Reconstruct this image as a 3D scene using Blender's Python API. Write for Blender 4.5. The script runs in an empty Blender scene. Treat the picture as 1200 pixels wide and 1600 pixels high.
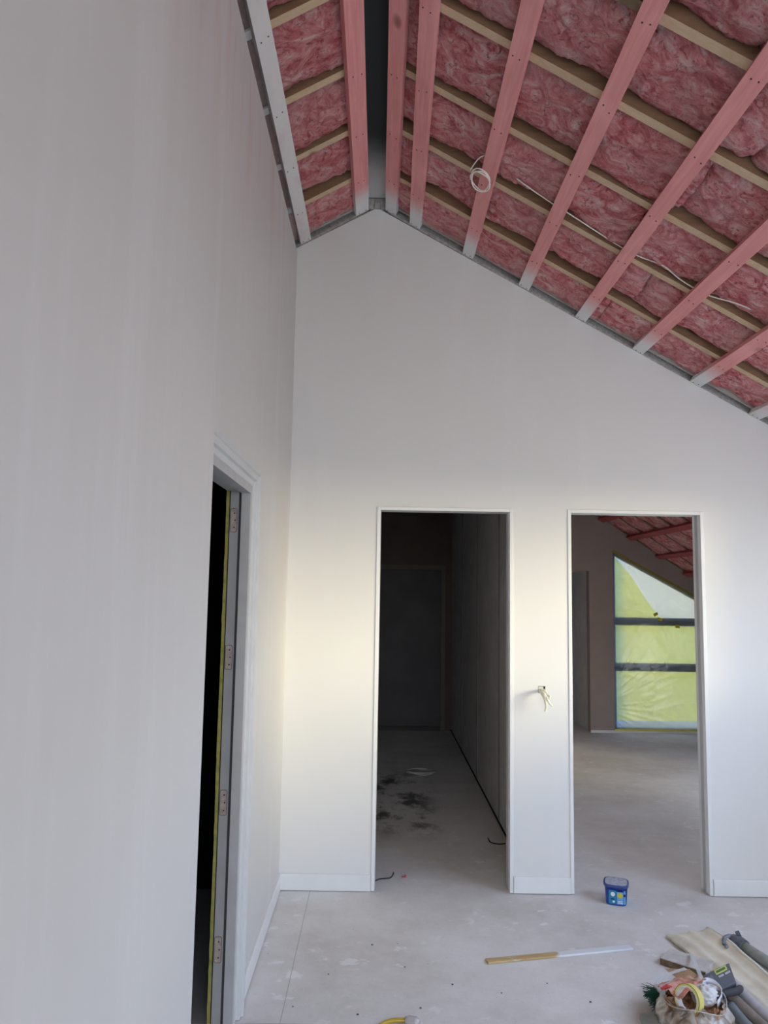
import bpy, bmesh, math, random
from mathutils import Vector, Matrix, noise
random.seed(7)
C = bpy.context.scene.collection

# ---------------------------------------------------------------- camera
F_PX, PITCH, ROLL, YAW, EYE = 1189.5, 0.1033, 0.0166, 0.0058, 1.5915
fw = Vector((math.sin(YAW)*math.cos(PITCH), math.cos(YAW)*math.cos(PITCH), math.sin(PITCH)))
rt = Vector((math.cos(YAW), -math.sin(YAW), 0)); up = rt.cross(fw)
r2 = rt*math.cos(ROLL)+up*math.sin(ROLL); u2 = up*math.cos(ROLL)-rt*math.sin(ROLL)
cd = bpy.data.cameras.new('camera'); cam = bpy.data.objects.new('camera', cd); C.objects.link(cam)
m3 = Matrix((r2, u2, -fw)).transposed(); cam.matrix_world = Matrix.Translation((0, 0, EYE)) @ m3.to_4x4()
cd.sensor_fit = 'VERTICAL'; cd.sensor_height = 32.0; cd.lens = 32.0*F_PX/1600.0; cd.clip_start = 0.02; cd.clip_end = 200
bpy.context.scene.camera = cam

# ---------------------------------------------------------------- light and exposure
vs = bpy.context.scene.view_settings
vs.view_transform = 'Standard'; vs.look = 'None'; vs.gamma = 1.0; vs.exposure = 0.70; vs.use_curve_mapping = False
SKY_STRENGTH = 6.2
SUN_STRENGTH = 2.3
SUN_FROM = Vector((0.82, -0.56, 0.10))
world = bpy.data.worlds.new('world'); bpy.context.scene.world = world; world.use_nodes = True
wn = world.node_tree.nodes; wl = world.node_tree.links; wn.clear()
wo = wn.new('ShaderNodeOutputWorld'); bg = wn.new('ShaderNodeBackground'); tc = wn.new('ShaderNodeTexCoord')
sx = wn.new('ShaderNodeSeparateXYZ'); cr = wn.new('ShaderNodeValToRGB'); mr = wn.new('ShaderNodeMapRange')
mr.inputs[1].default_value = -1; mr.inputs[2].default_value = 1
wl.new(tc.outputs['Generated'], sx.inputs[0]); wl.new(sx.outputs[2], mr.inputs[0]); wl.new(mr.outputs[0], cr.inputs[0])
el = cr.color_ramp.elements
el[0].position = 0.0; el[0].color = (0.26, 0.23, 0.17, 1)
el[1].position = 1.0; el[1].color = (0.42, 0.55, 0.78, 1)
for p_, c_ in ((0.44, (0.34, 0.31, 0.22, 1)), (0.50, (0.58, 0.60, 0.60, 1)), (0.58, (0.63, 0.71, 0.79, 1)), (0.75, (0.48, 0.62, 0.84, 1))):
    e_ = el.new(p_); e_.color = c_
wl.new(cr.outputs[0], bg.inputs[0]); bg.inputs[1].default_value = SKY_STRENGTH; wl.new(bg.outputs[0], wo.inputs[0])
sd = bpy.data.lights.new('hazy_sun', 'SUN'); sd.energy = SUN_STRENGTH; sd.angle = math.radians(24); sd.color = (1.0, 0.87, 0.50)
so = bpy.data.objects.new('hazy_sun', sd); C.objects.link(so)
so.rotation_euler = SUN_FROM.to_track_quat('Z', 'Y').to_euler(); so.location = (8, -6, 5)
def portal(name, loc, rot, sx_, sy_):
    d = bpy.data.lights.new(name, 'AREA'); d.shape = 'RECTANGLE'; d.size = sx_; d.size_y = sy_; d.energy = 1
    d.cycles.is_portal = True
    o = bpy.data.objects.new(name, d); C.objects.link(o); o.location = loc; o.rotation_euler = rot; return o

# ---------------------------------------------------------------- measures
D = 4.238            # back wall face
T = 0.10
LX = -0.503          # left wall face
RX = 2.62            # right wall face
RX0, RZ0, RS = -0.045, 3.827, 0.564
CS = math.cos(math.atan(RS))
def roof(x, v=0.0): return RZ0 - RS*abs(x-RX0) + v
WIN_Y0, WIN_Y1, WIN_Z0, WIN_Z1 = 1.35, 3.62, 1.10, 2.20
REAR = (-0.42, 2.4, 0.0, 3.4)
portal('rear_portal', ((REAR[0]+REAR[1])/2, -3.62, (REAR[2]+REAR[3])/2), (math.radians(90), 0, 0), REAR[1]-REAR[0], REAR[3]-REAR[2])
portal('window_portal', (RX+0.16, (WIN_Y0+WIN_Y1)/2, (WIN_Z0+WIN_Z1)/2), (0, math.radians(90), 0), WIN_Z1-WIN_Z0, WIN_Y1-WIN_Y0)

# ---------------------------------------------------------------- helpers
def link(o): C.objects.link(o); return o
def tag(o, label=None, cat=None, group=None, kind=None):
    if label: o['label'] = label
    if cat: o['category'] = cat
    if group: o['group'] = group
    if kind: o['kind'] = kind
    return o
def obj(name, bm, mats, parent=None, smooth=False, recalc=True):
    if recalc: bmesh.ops.recalc_face_normals(bm, faces=bm.faces)
    me = bpy.data.meshes.new(name); bm.to_mesh(me); bm.free()
    for m in (mats if isinstance(mats, (list, tuple)) else [mats]): me.materials.append(m)
    if smooth:
        for p in me.polygons: p.use_smooth = True
    o = bpy.data.objects.new(name, me); link(o)
    if parent:
        o.parent = parent
        o.matrix_parent_inverse = parent.matrix_world.inverted()
    return o
def empty(name, loc=(0, 0, 0)):
    o = bpy.data.objects.new(name, None); o.empty_display_size = 0.05; link(o); o.location = loc
    o.matrix_world = Matrix.Translation(loc); return o
def struct(name, bm, m, parent=None, **k):
    o = obj(name, bm, m, parent, **k)
    if not parent: o['kind'] = 'structure'
    return o
def box(bm, x0, x1, y0, y1, z0, z1, mi=0):
    v = [bm.verts.new(p) for p in ((x0,y0,z0),(x1,y0,z0),(x1,y1,z0),(x0,y1,z0),(x0,y0,z1),(x1,y0,z1),(x1,y1,z1),(x0,y1,z1))]
    for f in ((0,3,2,1),(4,5,6,7),(0,1,5,4),(1,2,6,5),(2,3,7,6),(3,0,4,7)):
        bm.faces.new([v[i] for i in f]).material_index = mi
    return v
def prism(bm, pts, axis, a, b, mi=0):
    # pts: 2D polygon. axis 'y': pts are (x,z); 'x': pts are (y,z); 'z': pts are (x,y)
    def P(p, t): return {'y': (p[0], t, p[1]), 'x': (t, p[0], p[1]), 'z': (p[0], p[1], t)}[axis]
    A = [bm.verts.new(P(p, a)) for p in pts]; B = [bm.verts.new(P(p, b)) for p in pts]; n = len(pts)
    bm.faces.new(A).material_index = mi; bm.faces.new(B[::-1]).material_index = mi
    for i in range(n): bm.faces.new((A[i], B[i], B[(i+1) % n], A[(i+1) % n])).material_index = mi
    return A+B
def bevel(bm, w, seg=2):
    bmesh.ops.bevel(bm, geom=[e for e in bm.edges], offset=w, segments=seg, affect='EDGES', profile=0.5)
def tube(bm, pts, r, n=8, mi=0, closed=False):
    pts = [Vector(p) for p in pts]; rings = []; N = len(pts); prev = None
    for i, p in enumerate(pts):
        t = (pts[(i+1) % N]-pts[i-1]) if closed else (pts[min(i+1, N-1)]-pts[max(i-1, 0)])
        t.normalize()
        a = prev if prev else (Vector((0, 0, 1)) if abs(t.z) < 0.9 else Vector((1, 0, 0)))
        a = (a - t*a.dot(t)).normalized(); prev = a; b = t.cross(a)
        rr = r[i] if isinstance(r, (list, tuple)) else r
        rings.append([bm.verts.new(p+a*math.cos(q)*rr+b*math.sin(q)*rr) for q in [2*math.pi*k/n for k in range(n)]])
    for i in range(N if closed else N-1):
        A, B = rings[i], rings[(i+1) % N]
        for k in range(n): bm.faces.new((A[k], A[(k+1) % n], B[(k+1) % n], B[k])).material_index = mi
    if not closed: bm.faces.new(rings[0][::-1]).material_index = mi; bm.faces.new(rings[-1]).material_index = mi
def spline(pts, k=8):
    P = [Vector(p) for p in pts]; out = []
    for i in range(len(P)-1):
        a, b, c, d = P[max(i-1, 0)], P[i], P[i+1], P[min(i+2, len(P)-1)]
        for j in range(k):
            t = j/k
            out.append(0.5*((2*b)+(c-a)*t+(2*a-5*b+4*c-d)*t*t+(3*b-a-3*c+d)*t**3))
    out.append(P[-1]); return out
def fbm(v, o=4, h=0.6):
    s = 0; a = 1
    for i in range(o): s += a*noise.noise(v); v = v*2.07+Vector((3.1, 1.7, 9.2)); a *= h
    return s
def shell(bm, top, n, m, thick, mi=0):
    # grid sheet with thickness: top(u,v)->Vector
    A = [[bm.verts.new(top(i/n, j/m)) for j in range(m+1)] for i in range(n+1)]
    B = [[bm.verts.new(Vector(A[i][j].co)-Vector(thick)) for j in range(m+1)] for i in range(n+1)]
    for i in range(n):
        for j in range(m):
            bm.faces.new((A[i][j], A[i+1][j], A[i+1][j+1], A[i][j+1])).material_index = mi
            bm.faces.new((B[i][j], B[i][j+1], B[i+1][j+1], B[i+1][j])).material_index = mi
    for i in range(n):
        bm.faces.new((A[i][0], B[i][0], B[i+1][0], A[i+1][0])); bm.faces.new((A[i+1][m], B[i+1][m], B[i][m], A[i][m]))
    for j in range(m):
        bm.faces.new((A[0][j+1], B[0][j+1], B[0][j], A[0][j])); bm.faces.new((A[n][j], B[n][j], B[n][j+1], A[n][j+1]))

# ---------------------------------------------------------------- materials
class M:
    """small node graph builder"""
    def __init__(s, name, rough=0.6, spec=0.3):
        s.m = bpy.data.materials.new(name); s.m.use_nodes = True; s.t = s.m.node_tree; s.n = s.t.nodes; s.l = s.t.links
        s.b = s.n['Principled BSDF']; s.b.inputs['Roughness'].default_value = rough
        s.b.inputs['Specular IOR Level'].default_value = spec
        s.c = s.n.new('ShaderNodeTexCoord').outputs['Object']
    def map(s, scale=(1, 1, 1), rot=(0, 0, 0)):
        q = s.n.new('ShaderNodeMapping'); q.inputs['Scale'].default_value = scale; q.inputs['Rotation'].default_value = rot
        s.l.new(s.c, q.inputs[0]); return q.outputs[0]
    def noise(s, scale, detail=4, rough=0.55, vec=None, dist=0.0):
        q = s.n.new('ShaderNodeTexNoise'); q.inputs['Scale'].default_value = scale; q.inputs['Detail'].default_value = detail
        q.inputs['Roughness'].default_value = rough; q.inputs['Distortion'].default_value = dist
        s.l.new(vec or s.c, q.inputs['Vector']); return q.outputs[0]
    def ramp(s, fac, stops):
        q = s.n.new('ShaderNodeValToRGB'); e = q.color_ramp.elements
        e[0].position, e[0].color = stops[0][0], tuple(stops[0][1])+(1,)
        e[1].position, e[1].color = stops[-1][0], tuple(stops[-1][1])+(1,)
        for p_, c_ in stops[1:-1]:
            x = e.new(p_); x.color = tuple(c_)+(1,)
        s.l.new(fac, q.inputs[0]); return q.outputs[0]
    def step(s, fac, a, b):
        q = s.n.new('ShaderNodeMapRange'); q.inputs[1].default_value = a; q.inputs[2].default_value = b
        q.interpolation_type = 'SMOOTHSTEP'; s.l.new(fac, q.inputs[0]); return q.outputs[0]
    def math(s, op, a, b):
        q = s.n.new('ShaderNodeMath'); q.operation = op; q.use_clamp = False
        for i, x in enumerate((a, b)):
            if isinstance(x, (int, float)): q.inputs[i].default_value = x
            else: s.l.new(x, q.inputs[i])
        return q.outputs[0]
    def sep(s):
        q = s.n.new('ShaderNodeSeparateXYZ'); s.l.new(s.c, q.inputs[0]); return q.outputs
    def mix(s, fac, a, b):
        q = s.n.new('ShaderNodeMix'); q.data_type = 'RGBA'
        if isinstance(fac, (int, float)): q.inputs[0].default_value = fac
        else: s.l.new(fac, q.inputs[0])
        for i, x in ((6, a), (7, b)):
            if isinstance(x, tuple): q.inputs[i].default_value = x+(1,)
            else: s.l.new(x, q.inputs[i])
        return q.outputs[2]
    def color(s, c):
        if isinstance(c, tuple): s.b.inputs['Base Color'].default_value = c+(1,)
        else: s.l.new(c, s.b.inputs['Base Color'])
        return s
    def bump(s, h, strength=0.3, dist=0.01):
        q = s.n.new('ShaderNodeBump'); q.inputs['Strength'].default_value = strength; q.inputs['Distance'].default_value = dist
        s.l.new(h, q.inputs['Height']); s.l.new(q.outputs[0], s.b.inputs['Normal']); return s
def plain(name, col, rough=0.6, spec=0.3, var=0.0, scale=20):
    k = M(name, rough, spec)
    if var:
        n = k.noise(scale)
        k.color(k.ramp(n, [(0.3, tuple(c*(1-var) for c in col)), (0.7, tuple(min(1, c*(1+var)) for c in col))]))
    else: k.color(col)
    return k.m

k = M('wall_paint', 0.55, 0.25)
st = k.noise(3.0, 5, 0.6, k.map((1, 1, 0.12))); br = k.noise(0.9, 3)
c1 = k.ramp(br, [(0.3, (0.72, 0.71, 0.70)), (0.7, (0.76, 0.75, 0.74))])
c1 = k.mix(k.math('MULTIPLY', k.step(st, 0.52, 0.72), 0.22), c1, (0.83, 0.83, 0.84))
k.color(c1).bump(k.noise(160, 3), 0.05, 0.002); WALL = k.m
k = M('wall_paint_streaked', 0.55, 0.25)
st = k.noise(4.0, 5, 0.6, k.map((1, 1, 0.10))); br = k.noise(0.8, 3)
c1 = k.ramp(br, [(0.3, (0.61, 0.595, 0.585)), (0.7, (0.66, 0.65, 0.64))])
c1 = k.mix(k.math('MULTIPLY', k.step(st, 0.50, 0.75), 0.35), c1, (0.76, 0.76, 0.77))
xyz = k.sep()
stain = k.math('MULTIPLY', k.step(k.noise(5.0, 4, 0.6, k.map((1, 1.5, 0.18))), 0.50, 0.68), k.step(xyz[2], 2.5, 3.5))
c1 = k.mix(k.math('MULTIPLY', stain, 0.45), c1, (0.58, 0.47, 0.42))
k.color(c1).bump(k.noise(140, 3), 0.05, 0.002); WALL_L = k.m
TRIM = plain('satin_trim_paint', (0.78, 0.78, 0.78), 0.35, 0.4, 0.03, 6)
JAMB = plain('primed_jamb_paint', (0.47, 0.465, 0.47), 0.45, 0.35, 0.06, 14)
RAWBOARD = plain('dusty_plasterboard', (0.64, 0.62, 0.62), 0.85, 0.1, 0.10, 5)
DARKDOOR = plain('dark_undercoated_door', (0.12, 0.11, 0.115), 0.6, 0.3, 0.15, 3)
BLACK = plain('black_metal', (0.015, 0.015, 0.02), 0.5, 0.3)
GREYDUST = plain('dusty_grey_timber', (0.40, 0.375, 0.365), 0.85, 0.1, 0.25, 60)
GAP = plain('dark_gap_shade', (0.03, 0.03, 0.03), 0.9, 0.1)  # near-black paints the shade inside gaps and holes, also dark joints

k = M('particleboard_floor', 0.75, 0.2)
f1 = k.noise(1.6, 6, 0.65); f2 = k.noise(14, 6, 0.7); f3 = k.noise(60, 4, 0.6)
c1 = k.ramp(f1, [(0.30, (0.60, 0.565, 0.54)), (0.5, (0.72, 0.69, 0.67)), (0.70, (0.80, 0.79, 0.78))])
c1 = k.mix(k.math('MULTIPLY', k.step(f2, 0.45, 0.75), 0.35), c1, (0.82, 0.81, 0.80))
c1 = k.mix(k.math('MULTIPLY', k.step(f3, 0.55, 0.75), 0.25), c1, (0.42, 0.39, 0.375))
spl = k.math('MULTIPLY', k.step(k.noise(7.0, 5, 0.62, k.map((1, 1.3, 1))), 0.60, 0.65), k.step(k.noise(1.1, 2), 0.38, 0.55))
c1 = k.mix(k.math('MULTIPLY', spl, 0.55), c1, (0.92, 0.91, 0.91))
sp2 = k.step(k.noise(26.0, 2, 0.5), 0.73, 0.76); c1 = k.mix(k.math('MULTIPLY', sp2, 0.6), c1, (0.86, 0.85, 0.85))
dk = k.step(k.noise(33.0, 2, 0.5, k.map((1, 1, 1), (0, 0, 0.7))), 0.755, 0.775); c1 = k.mix(k.math('MULTIPLY', dk, 0.7), c1, (0.10, 0.09, 0.085))
xyz = k.sep()
def groove(coord, pos, w):
    d_ = k.math('ABSOLUTE', k.math('SUBTRACT', coord, pos), 0)
    return k.math('LESS_THAN', d_, w)
g = k.math('MAXIMUM', groove(xyz[0], -0.335, 0.0016), groove(xyz[1], 2.985, 0.0016))
g = k.math('MAXIMUM', g, groove(xyz[1], 6.6, 0.0016))
c1 = k.mix(k.math('MULTIPLY', g, 0.45), c1, (0.12, 0.11, 0.105))
# water / black dirt stain on the passage floor
ds = k.math('MULTIPLY', k.step(k.noise(3.2, 5, 0.7, k.map((1, 0.6, 1))), 0.46, 0.60),
            k.math('MULTIPLY', k.math('MULTIPLY', k.step(xyz[1], 5.0, 5.5), k.math('SUBTRACT', 1.0, k.step(xyz[1], 6.6, 7.2))), k.math('SUBTRACT', 1.0, k.step(xyz[0], 0.30, 0.55))))
c1 = k.mix(k.math('MULTIPLY', ds, 0.85), c1, (0.05, 0.045, 0.045))
k.color(c1).bump(k.noise(90, 5, 0.7), 0.12, 0.003); FLOOR = k.m

def timber(name, lo, hi, axis, paint=None, tintfac=1.0):
    k = M(name, 0.75, 0.15)
    sc = {'y': (14, 0.8, 14), 'x': (0.8, 14, 14)}[axis]
    gr = k.noise(3.2, 6, 0.65, k.map(sc), 0.6); bl = k.noise(1.8, 3)
    c = k.ramp(gr, [(0.25, lo), (0.55, tuple((a+b)/2 for a, b in zip(lo, hi))), (0.8, hi)])
    kn = k.step(k.noise(4.3, 1, 0.4, k.map((1.6, 0.8, 1.6) if axis == 'y' else (0.8, 1.6, 1.6))), 0.70, 0.76)
    c = k.mix(k.math('MULTIPLY', kn, 0.8), c, tuple(x*0.25 for x in lo))
    c = k.mix(k.math('MULTIPLY', k.step(bl, 0.5, 0.75), 0.3), c, tuple(min(1, x*1.35) for x in hi))
    if paint:
        xyz = k.sep(); nz = k.noise(9, 4, 0.6)
        if paint == 'end':
            f = k.step(k.math('ADD', xyz[1], k.math('MULTIPLY', nz, 0.10)), 3.93, 4.20)
        elif paint == 'all':
            f = k.ramp(k.noise(3.5, 5, 0.6, k.map((1.5, 0.7, 1.5))), [(0.30, (0.99,)*3), (0.50, (0.90,)*3), (0.68, (0.60,)*3)])
        elif paint == 'leftend':
            f = k.math('SUBTRACT', 1.0, k.step(k.math('ADD', xyz[0], k.math('MULTIPLY', nz, 0.02)), -0.465, -0.435))
        c = k.mix(f, c, (0.72, 0.70, 0.69))
    k.color(c).bump(gr, 0.15, 0.003); return k.m
PINK_T = timber('pink_treated_timber', (0.64, 0.24, 0.235), (0.84, 0.385, 0.37), 'y', 'end')
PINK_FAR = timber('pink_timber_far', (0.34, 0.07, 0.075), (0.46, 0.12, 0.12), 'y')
PINK_W = timber('pink_timber_painted_white', (0.40, 0.16, 0.16), (0.62, 0.35, 0.35), 'y', 'all')
PINE = timber('pale_pine_timber', (0.50, 0.35, 0.225), (0.66, 0.50, 0.34), 'x', 'leftend')
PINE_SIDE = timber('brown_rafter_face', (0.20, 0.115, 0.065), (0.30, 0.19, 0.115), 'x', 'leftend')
PINE_WHITE = timber('overspray_pine_timber', (0.44, 0.38, 0.34), (0.55, 0.50, 0.46), 'x')

k = M('pink_glass_wool', 0.95, 0.05)
w1 = k.noise(9, 10, 0.74, k.map((1, 1.25, 1)), 1.6); w2 = k.noise(24, 8, 0.75, None, 1.6); w3 = k.noise(3.0, 3)
c1 = k.ramp(w1, [(0.33, (0.46, 0.085, 0.095)), (0.44, (0.74, 0.22, 0.235)), (0.54, (0.90, 0.40, 0.40)), (0.66, (0.96, 0.74, 0.70))])
c1 = k.mix(k.step(w2, 0.33, 0.48), (0.38, 0.075, 0.09), c1)
c1 = k.mix(k.math('MULTIPLY', k.step(w3, 0.45, 0.7), 0.28), c1, (0.92, 0.60, 0.58))
xyz = k.sep(); nz = k.noise(16, 4)
pf = k.math('MAXIMUM', k.math('SUBTRACT', 1.0, k.step(k.math('ADD', xyz[0], k.math('MULTIPLY', nz, 0.03)), -0.475, -0.42)),
            k.step(k.math('ADD', xyz[1], k.math('MULTIPLY', nz, 0.10)), 4.20, 4.27))
pf = k.math('MULTIPLY', k.math('MULTIPLY', pf, 0.75), k.math('LESS_THAN', xyz[1], 4.3))
c1 = k.mix(pf, c1, (0.60, 0.53, 0.50))
k.color(c1).bump(k.math('ADD', w1, k.math('MULTIPLY', w2, 0.6)), 1.0, 0.03); WOOL = k.m
WOOL_FAR = WOOL
k = M('dark_ridge_beam', 0.8, 0.1)
xyz = k.sep(); nz = k.noise(9, 3)
k.color(k.mix(k.step(k.math('ADD', xyz[1], k.math('MULTIPLY', nz, 0.1)), 3.62, 4.22), (0.040, 0.044, 0.045), (0.62, 0.61, 0.60))); RIDGE = k.m

# ---------------------------------------------------------------- structure: floor and walls
bm = bmesh.new(); box(bm, -2.6, 4.4, -3.6, 9.9, -0.12, 0.0); struct('floor', bm, FLOOR)

J1 = (-0.013, 0.747, 2.061); J2 = (1.053, 1.815, 2.063)     # lined openings in the back wall (outer edges)
bm = bmesh.new()
prism(bm, [(-0.62, 0), (J1[0], 0), (J1[0], J1[2]), (-0.62, J1[2])], 'y', D, D+T)
prism(bm, [(J1[1], 0), (J2[0], 0), (J2[0], J1[2]), (J1[1], J1[2])], 'y', D, D+T)
prism(bm, [(J2[1], 0), (4.2, 0), (4.2, 0.9), (4.2, 1.5), (J2[1], 1.5)], 'y', D, D+T)
prism(bm, [(J2[1], 1.5), (4.2, 1.5), (3.9, 1.62), (3.1, J1[2]), (J2[1], J1[2])], 'y', D, D+T)
zz = J1[2]
prism(bm, [(-0.62, zz), (J1[0], zz), (J1[1], zz), (J2[0], zz), (J2[1], zz), (3.1, zz), (3.1, zz+0.005), (RX0, roof(RX0, -0.012)), (-0.62, roof(-0.62, -0.004))], 'y', D, D+T)
struct('wall_back', bm, WALL)
# top plate of the gable framing, above the board
bm = bmesh.new()
for v0, v1, ya, yb in ((-0.02, 0.30, D+0.028, D+0.09),):
    prism(bm, [(-0.62, roof(-0.62, v0)), (RX0, roof(RX0, v0)), (3.3, roof(3.3, v0)), (3.3, roof(3.3, v1)), (RX0, roof(RX0, v1)), (-0.62, roof(-0.62, v1))], 'y', ya, yb)
struct('trim_1', bm, GREYDUST)
bm = bmesh.new()      # nailing strip along the right hand rake
prism(bm, [(0.02, roof(0.02, -0.004)), (3.0, roof(3.0, -0.004)), (3.0, roof(3.0, 0.014)), (0.02, roof(0.02, 0.014))], 'y', D+0.002, D+0.026)
prism(bm, [(-0.52, roof(-0.52, -0.004)), (-0.11, roof(-0.11, -0.004)), (-0.11, roof(-0.11, 0.014)), (-0.52, roof(-0.52, 0.014))], 'y', D+0.002, D+0.026)
struct('trim_2', bm, GREYDUST)
# blocks closing the ridge gap
bm = bmesh.new()
for x0, x1 in ((-0.094, -0.062), (-0.059, -0.028), (-0.025, 0.004)):
    box(bm, x0, x1, D-0.012, D+0.02, 3.805, 3.865)
struct('trim_3', bm, GREYDUST)

NW = -0.465; NY = 2.097       # nearer stretch of the left wall stands slightly proud
DY0, DY1, DZ = 2.20, 2.975, 1.992   # side door clear opening
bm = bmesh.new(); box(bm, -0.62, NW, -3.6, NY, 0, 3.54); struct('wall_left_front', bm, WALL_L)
bm = bmesh.new()
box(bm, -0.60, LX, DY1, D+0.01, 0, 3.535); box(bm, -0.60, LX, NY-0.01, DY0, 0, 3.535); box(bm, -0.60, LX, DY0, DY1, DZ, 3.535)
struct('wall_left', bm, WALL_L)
bm = bmesh.new(); box(bm, -0.70, -0.602, -3.6, D+0.1, 2.4, 4.0); struct('wall_left_outer', bm, RAWBOARD)
bm = bmesh.new()
def rtop(x): return min(REAR[3], roof(x, -0.25))
prism(bm, [(-0.62, 0), (REAR[0], 0), (REAR[0], rtop(REAR[0])), (-0.62, rtop(REAR[0]))], 'y', -3.6, -3.5)
prism(bm, [(REAR[1], 0), (RX+0.1, 0), (RX+0.1, roof(RX+0.1, 0.26)), (REAR[1], roof(REAR[1], 0.26))], 'y', -3.6, -3.5)
xk = RX0+(RZ0-0.25-REAR[3])/RS
prism(bm, [(-0.62, REAR[3]), (xk, REAR[3]), (RX0, roof(RX0, 0.26)), (-0.62, roof(-0.62, 0.26))], 'y', -3.6, -3.5)
prism(bm, [(xk, REAR[3]), (REAR[1], rtop(REAR[1])), (REAR[1], roof(REAR[1], 0.26)), (RX0, roof(RX0, 0.26))], 'y', -3.6, -3.5)
box(bm, REAR[0], REAR[1], -3.6, -3.5, 0, REAR[2])
struct('wall_rear', bm, WALL)
w3 = empty('added_rear_window', (1.0, -3.55, 0)); w3['kind'] = 'structure'  # unseen glazing, added to light the upper walls and ceiling
bm = bmesh.new()
for x in (REAR[0], (REAR[0]+REAR[1])/2-0.025, REAR[1]-0.05): box(bm, x, x+0.05, -3.58, -3.53, REAR[2], rtop(x+0.05))
box(bm, REAR[0], REAR[1], -3.58, -3.53, 2.1, 2.15); obj('window_frame', bm, BLACK, w3)
# side room behind the left door
bm = bmesh.new(); box(bm, -2.6, -2.5, -3.6, D+0.2, 0, 2.5); box(bm, -2.6, -0.602, D, D+0.2, 0, 2.5); box(bm, -2.6, -0.602, -3.7, -3.6, 0, 2.5); UNLIT = plain('unlit_room_black', (0.012, 0.012, 0.012), 0.9, 0.05); struct('wall_side_room', bm, UNLIT)  # near-black colour paints the darkness of the unlit side room
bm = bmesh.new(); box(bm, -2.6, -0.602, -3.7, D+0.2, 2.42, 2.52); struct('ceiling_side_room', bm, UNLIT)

# right wall; unseen ribbon window added and shaped for the warm wall band
bm = bmesh.new()
box(bm, RX, RX+0.12, -3.6, D, 0, WIN_Z0); box(bm, RX, RX+0.12, -3.6, D, WIN_Z1, 2.62)
box(bm, RX, RX+0.12, -3.6, WIN_Y0, WIN_Z0, WIN_Z1); box(bm, RX, RX+0.12, WIN_Y1, D, WIN_Z0, WIN_Z1)
struct('wall_right', bm, WALL)
we = empty('added_side_window', (RX+0.06, 1.8, WIN_Z0)); we['kind'] = 'structure'
bm = bmesh.new()
box(bm, RX+0.03, RX+0.08, WIN_Y0, WIN_Y1, WIN_Z0, WIN_Z0+0.04); box(bm, RX+0.03, RX+0.08, WIN_Y0, WIN_Y1, WIN_Z1-0.04, WIN_Z1)
for y in (WIN_Y0, WIN_Y1-0.04): box(bm, RX+0.03, RX+0.08, y, y+0.04, WIN_Z0, WIN_Z1)
obj('window_frame', bm, BLACK, we)
for y in (2.66,):
    bm = bmesh.new(); box(bm, RX+0.03, RX+0.08, y, y+0.04, WIN_Z0+0.04, WIN_Z1-0.04); obj('mullion', bm, BLACK, we)

# roof sheathing (both slopes) and ceiling of the near room
bm = bmesh.new()
prism(bm, [(-0.75, roof(-0.75, 0.26)), (RX0, roof(RX0, 0.26)), (RX0, roof(RX0, 0.32)), (-0.75, roof(-0.75, 0.32))], 'y', -3.7, D+0.1)
prism(bm, [(RX+0.14, roof(RX+0.14, 0.26)), (RX0, roof(RX0, 0.26)), (RX0, roof(RX0, 0.32)), (RX+0.14, roof(RX+0.14, 0.32))], 'y', -3.7, D+0.1)
struct('ceiling', bm, plain('black_roof_underlay', (0.05, 0.05, 0.05), 0.9, 0.1))
bm = bmesh.new(); box(bm, -0.115, 0.028, -3.5, D-0.013, 3.868, 4.10); bevel(bm, 0.002, 1)
tag(obj('ridge_beam', bm, RIDGE), 'dark ridge beam in the gap between the two pink battens at the peak, white overspray near the gable wall', 'beam')

# ---------------------------------------------------------------- rafters
RY = [4.222, 3.90, 3.475, 3.045, 2.60, 2.18, 1.75, 1.32, 0.89, 0.46, 0.03, -0.40, -0.83, -1.26]
ordn = ['first', 'second', 'third', 'fourth', 'fifth', 'sixth', 'seventh', 'eighth', 'ninth', 'tenth', 'eleventh', 'twelfth', 'thirteenth', 'fourteenth']
for i, y in enumerate(RY):
    vis = i <= 6
    if not vis and i > 10: continue
    for side in ('left', 'right'):
        bm = bmesh.new(); a, b = (-0.595, -0.112) if side == 'left' else (0.024, 2.60)
        n = 2 if side == 'left' else 8
        top = [(a+(b-a)*t/n) for t in range(n+1)]
        prism(bm, [(x, roof(x, 0.043 if i else 0.040)) for x in top]+[(x, roof(x, 0.24)) for x in top[::-1]], 'y', y-(0.0215 if i else 0.009), y+(0.0215 if i else 0.009))
        bm.normal_update()
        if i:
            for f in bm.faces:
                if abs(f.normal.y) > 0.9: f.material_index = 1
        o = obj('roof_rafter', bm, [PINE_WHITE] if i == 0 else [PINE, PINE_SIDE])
        if i == 0: lb = 'overspray-dusted end rafter tight against the gable wall on the %s roof slope' % side
        else: lb = 'pale pine rafter on the %s roof slope, %s in from the gable wall' % (side, ordn[i-1])
        tag(o, lb, 'rafter', 'rafters on the %s roof slope' % side)

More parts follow.
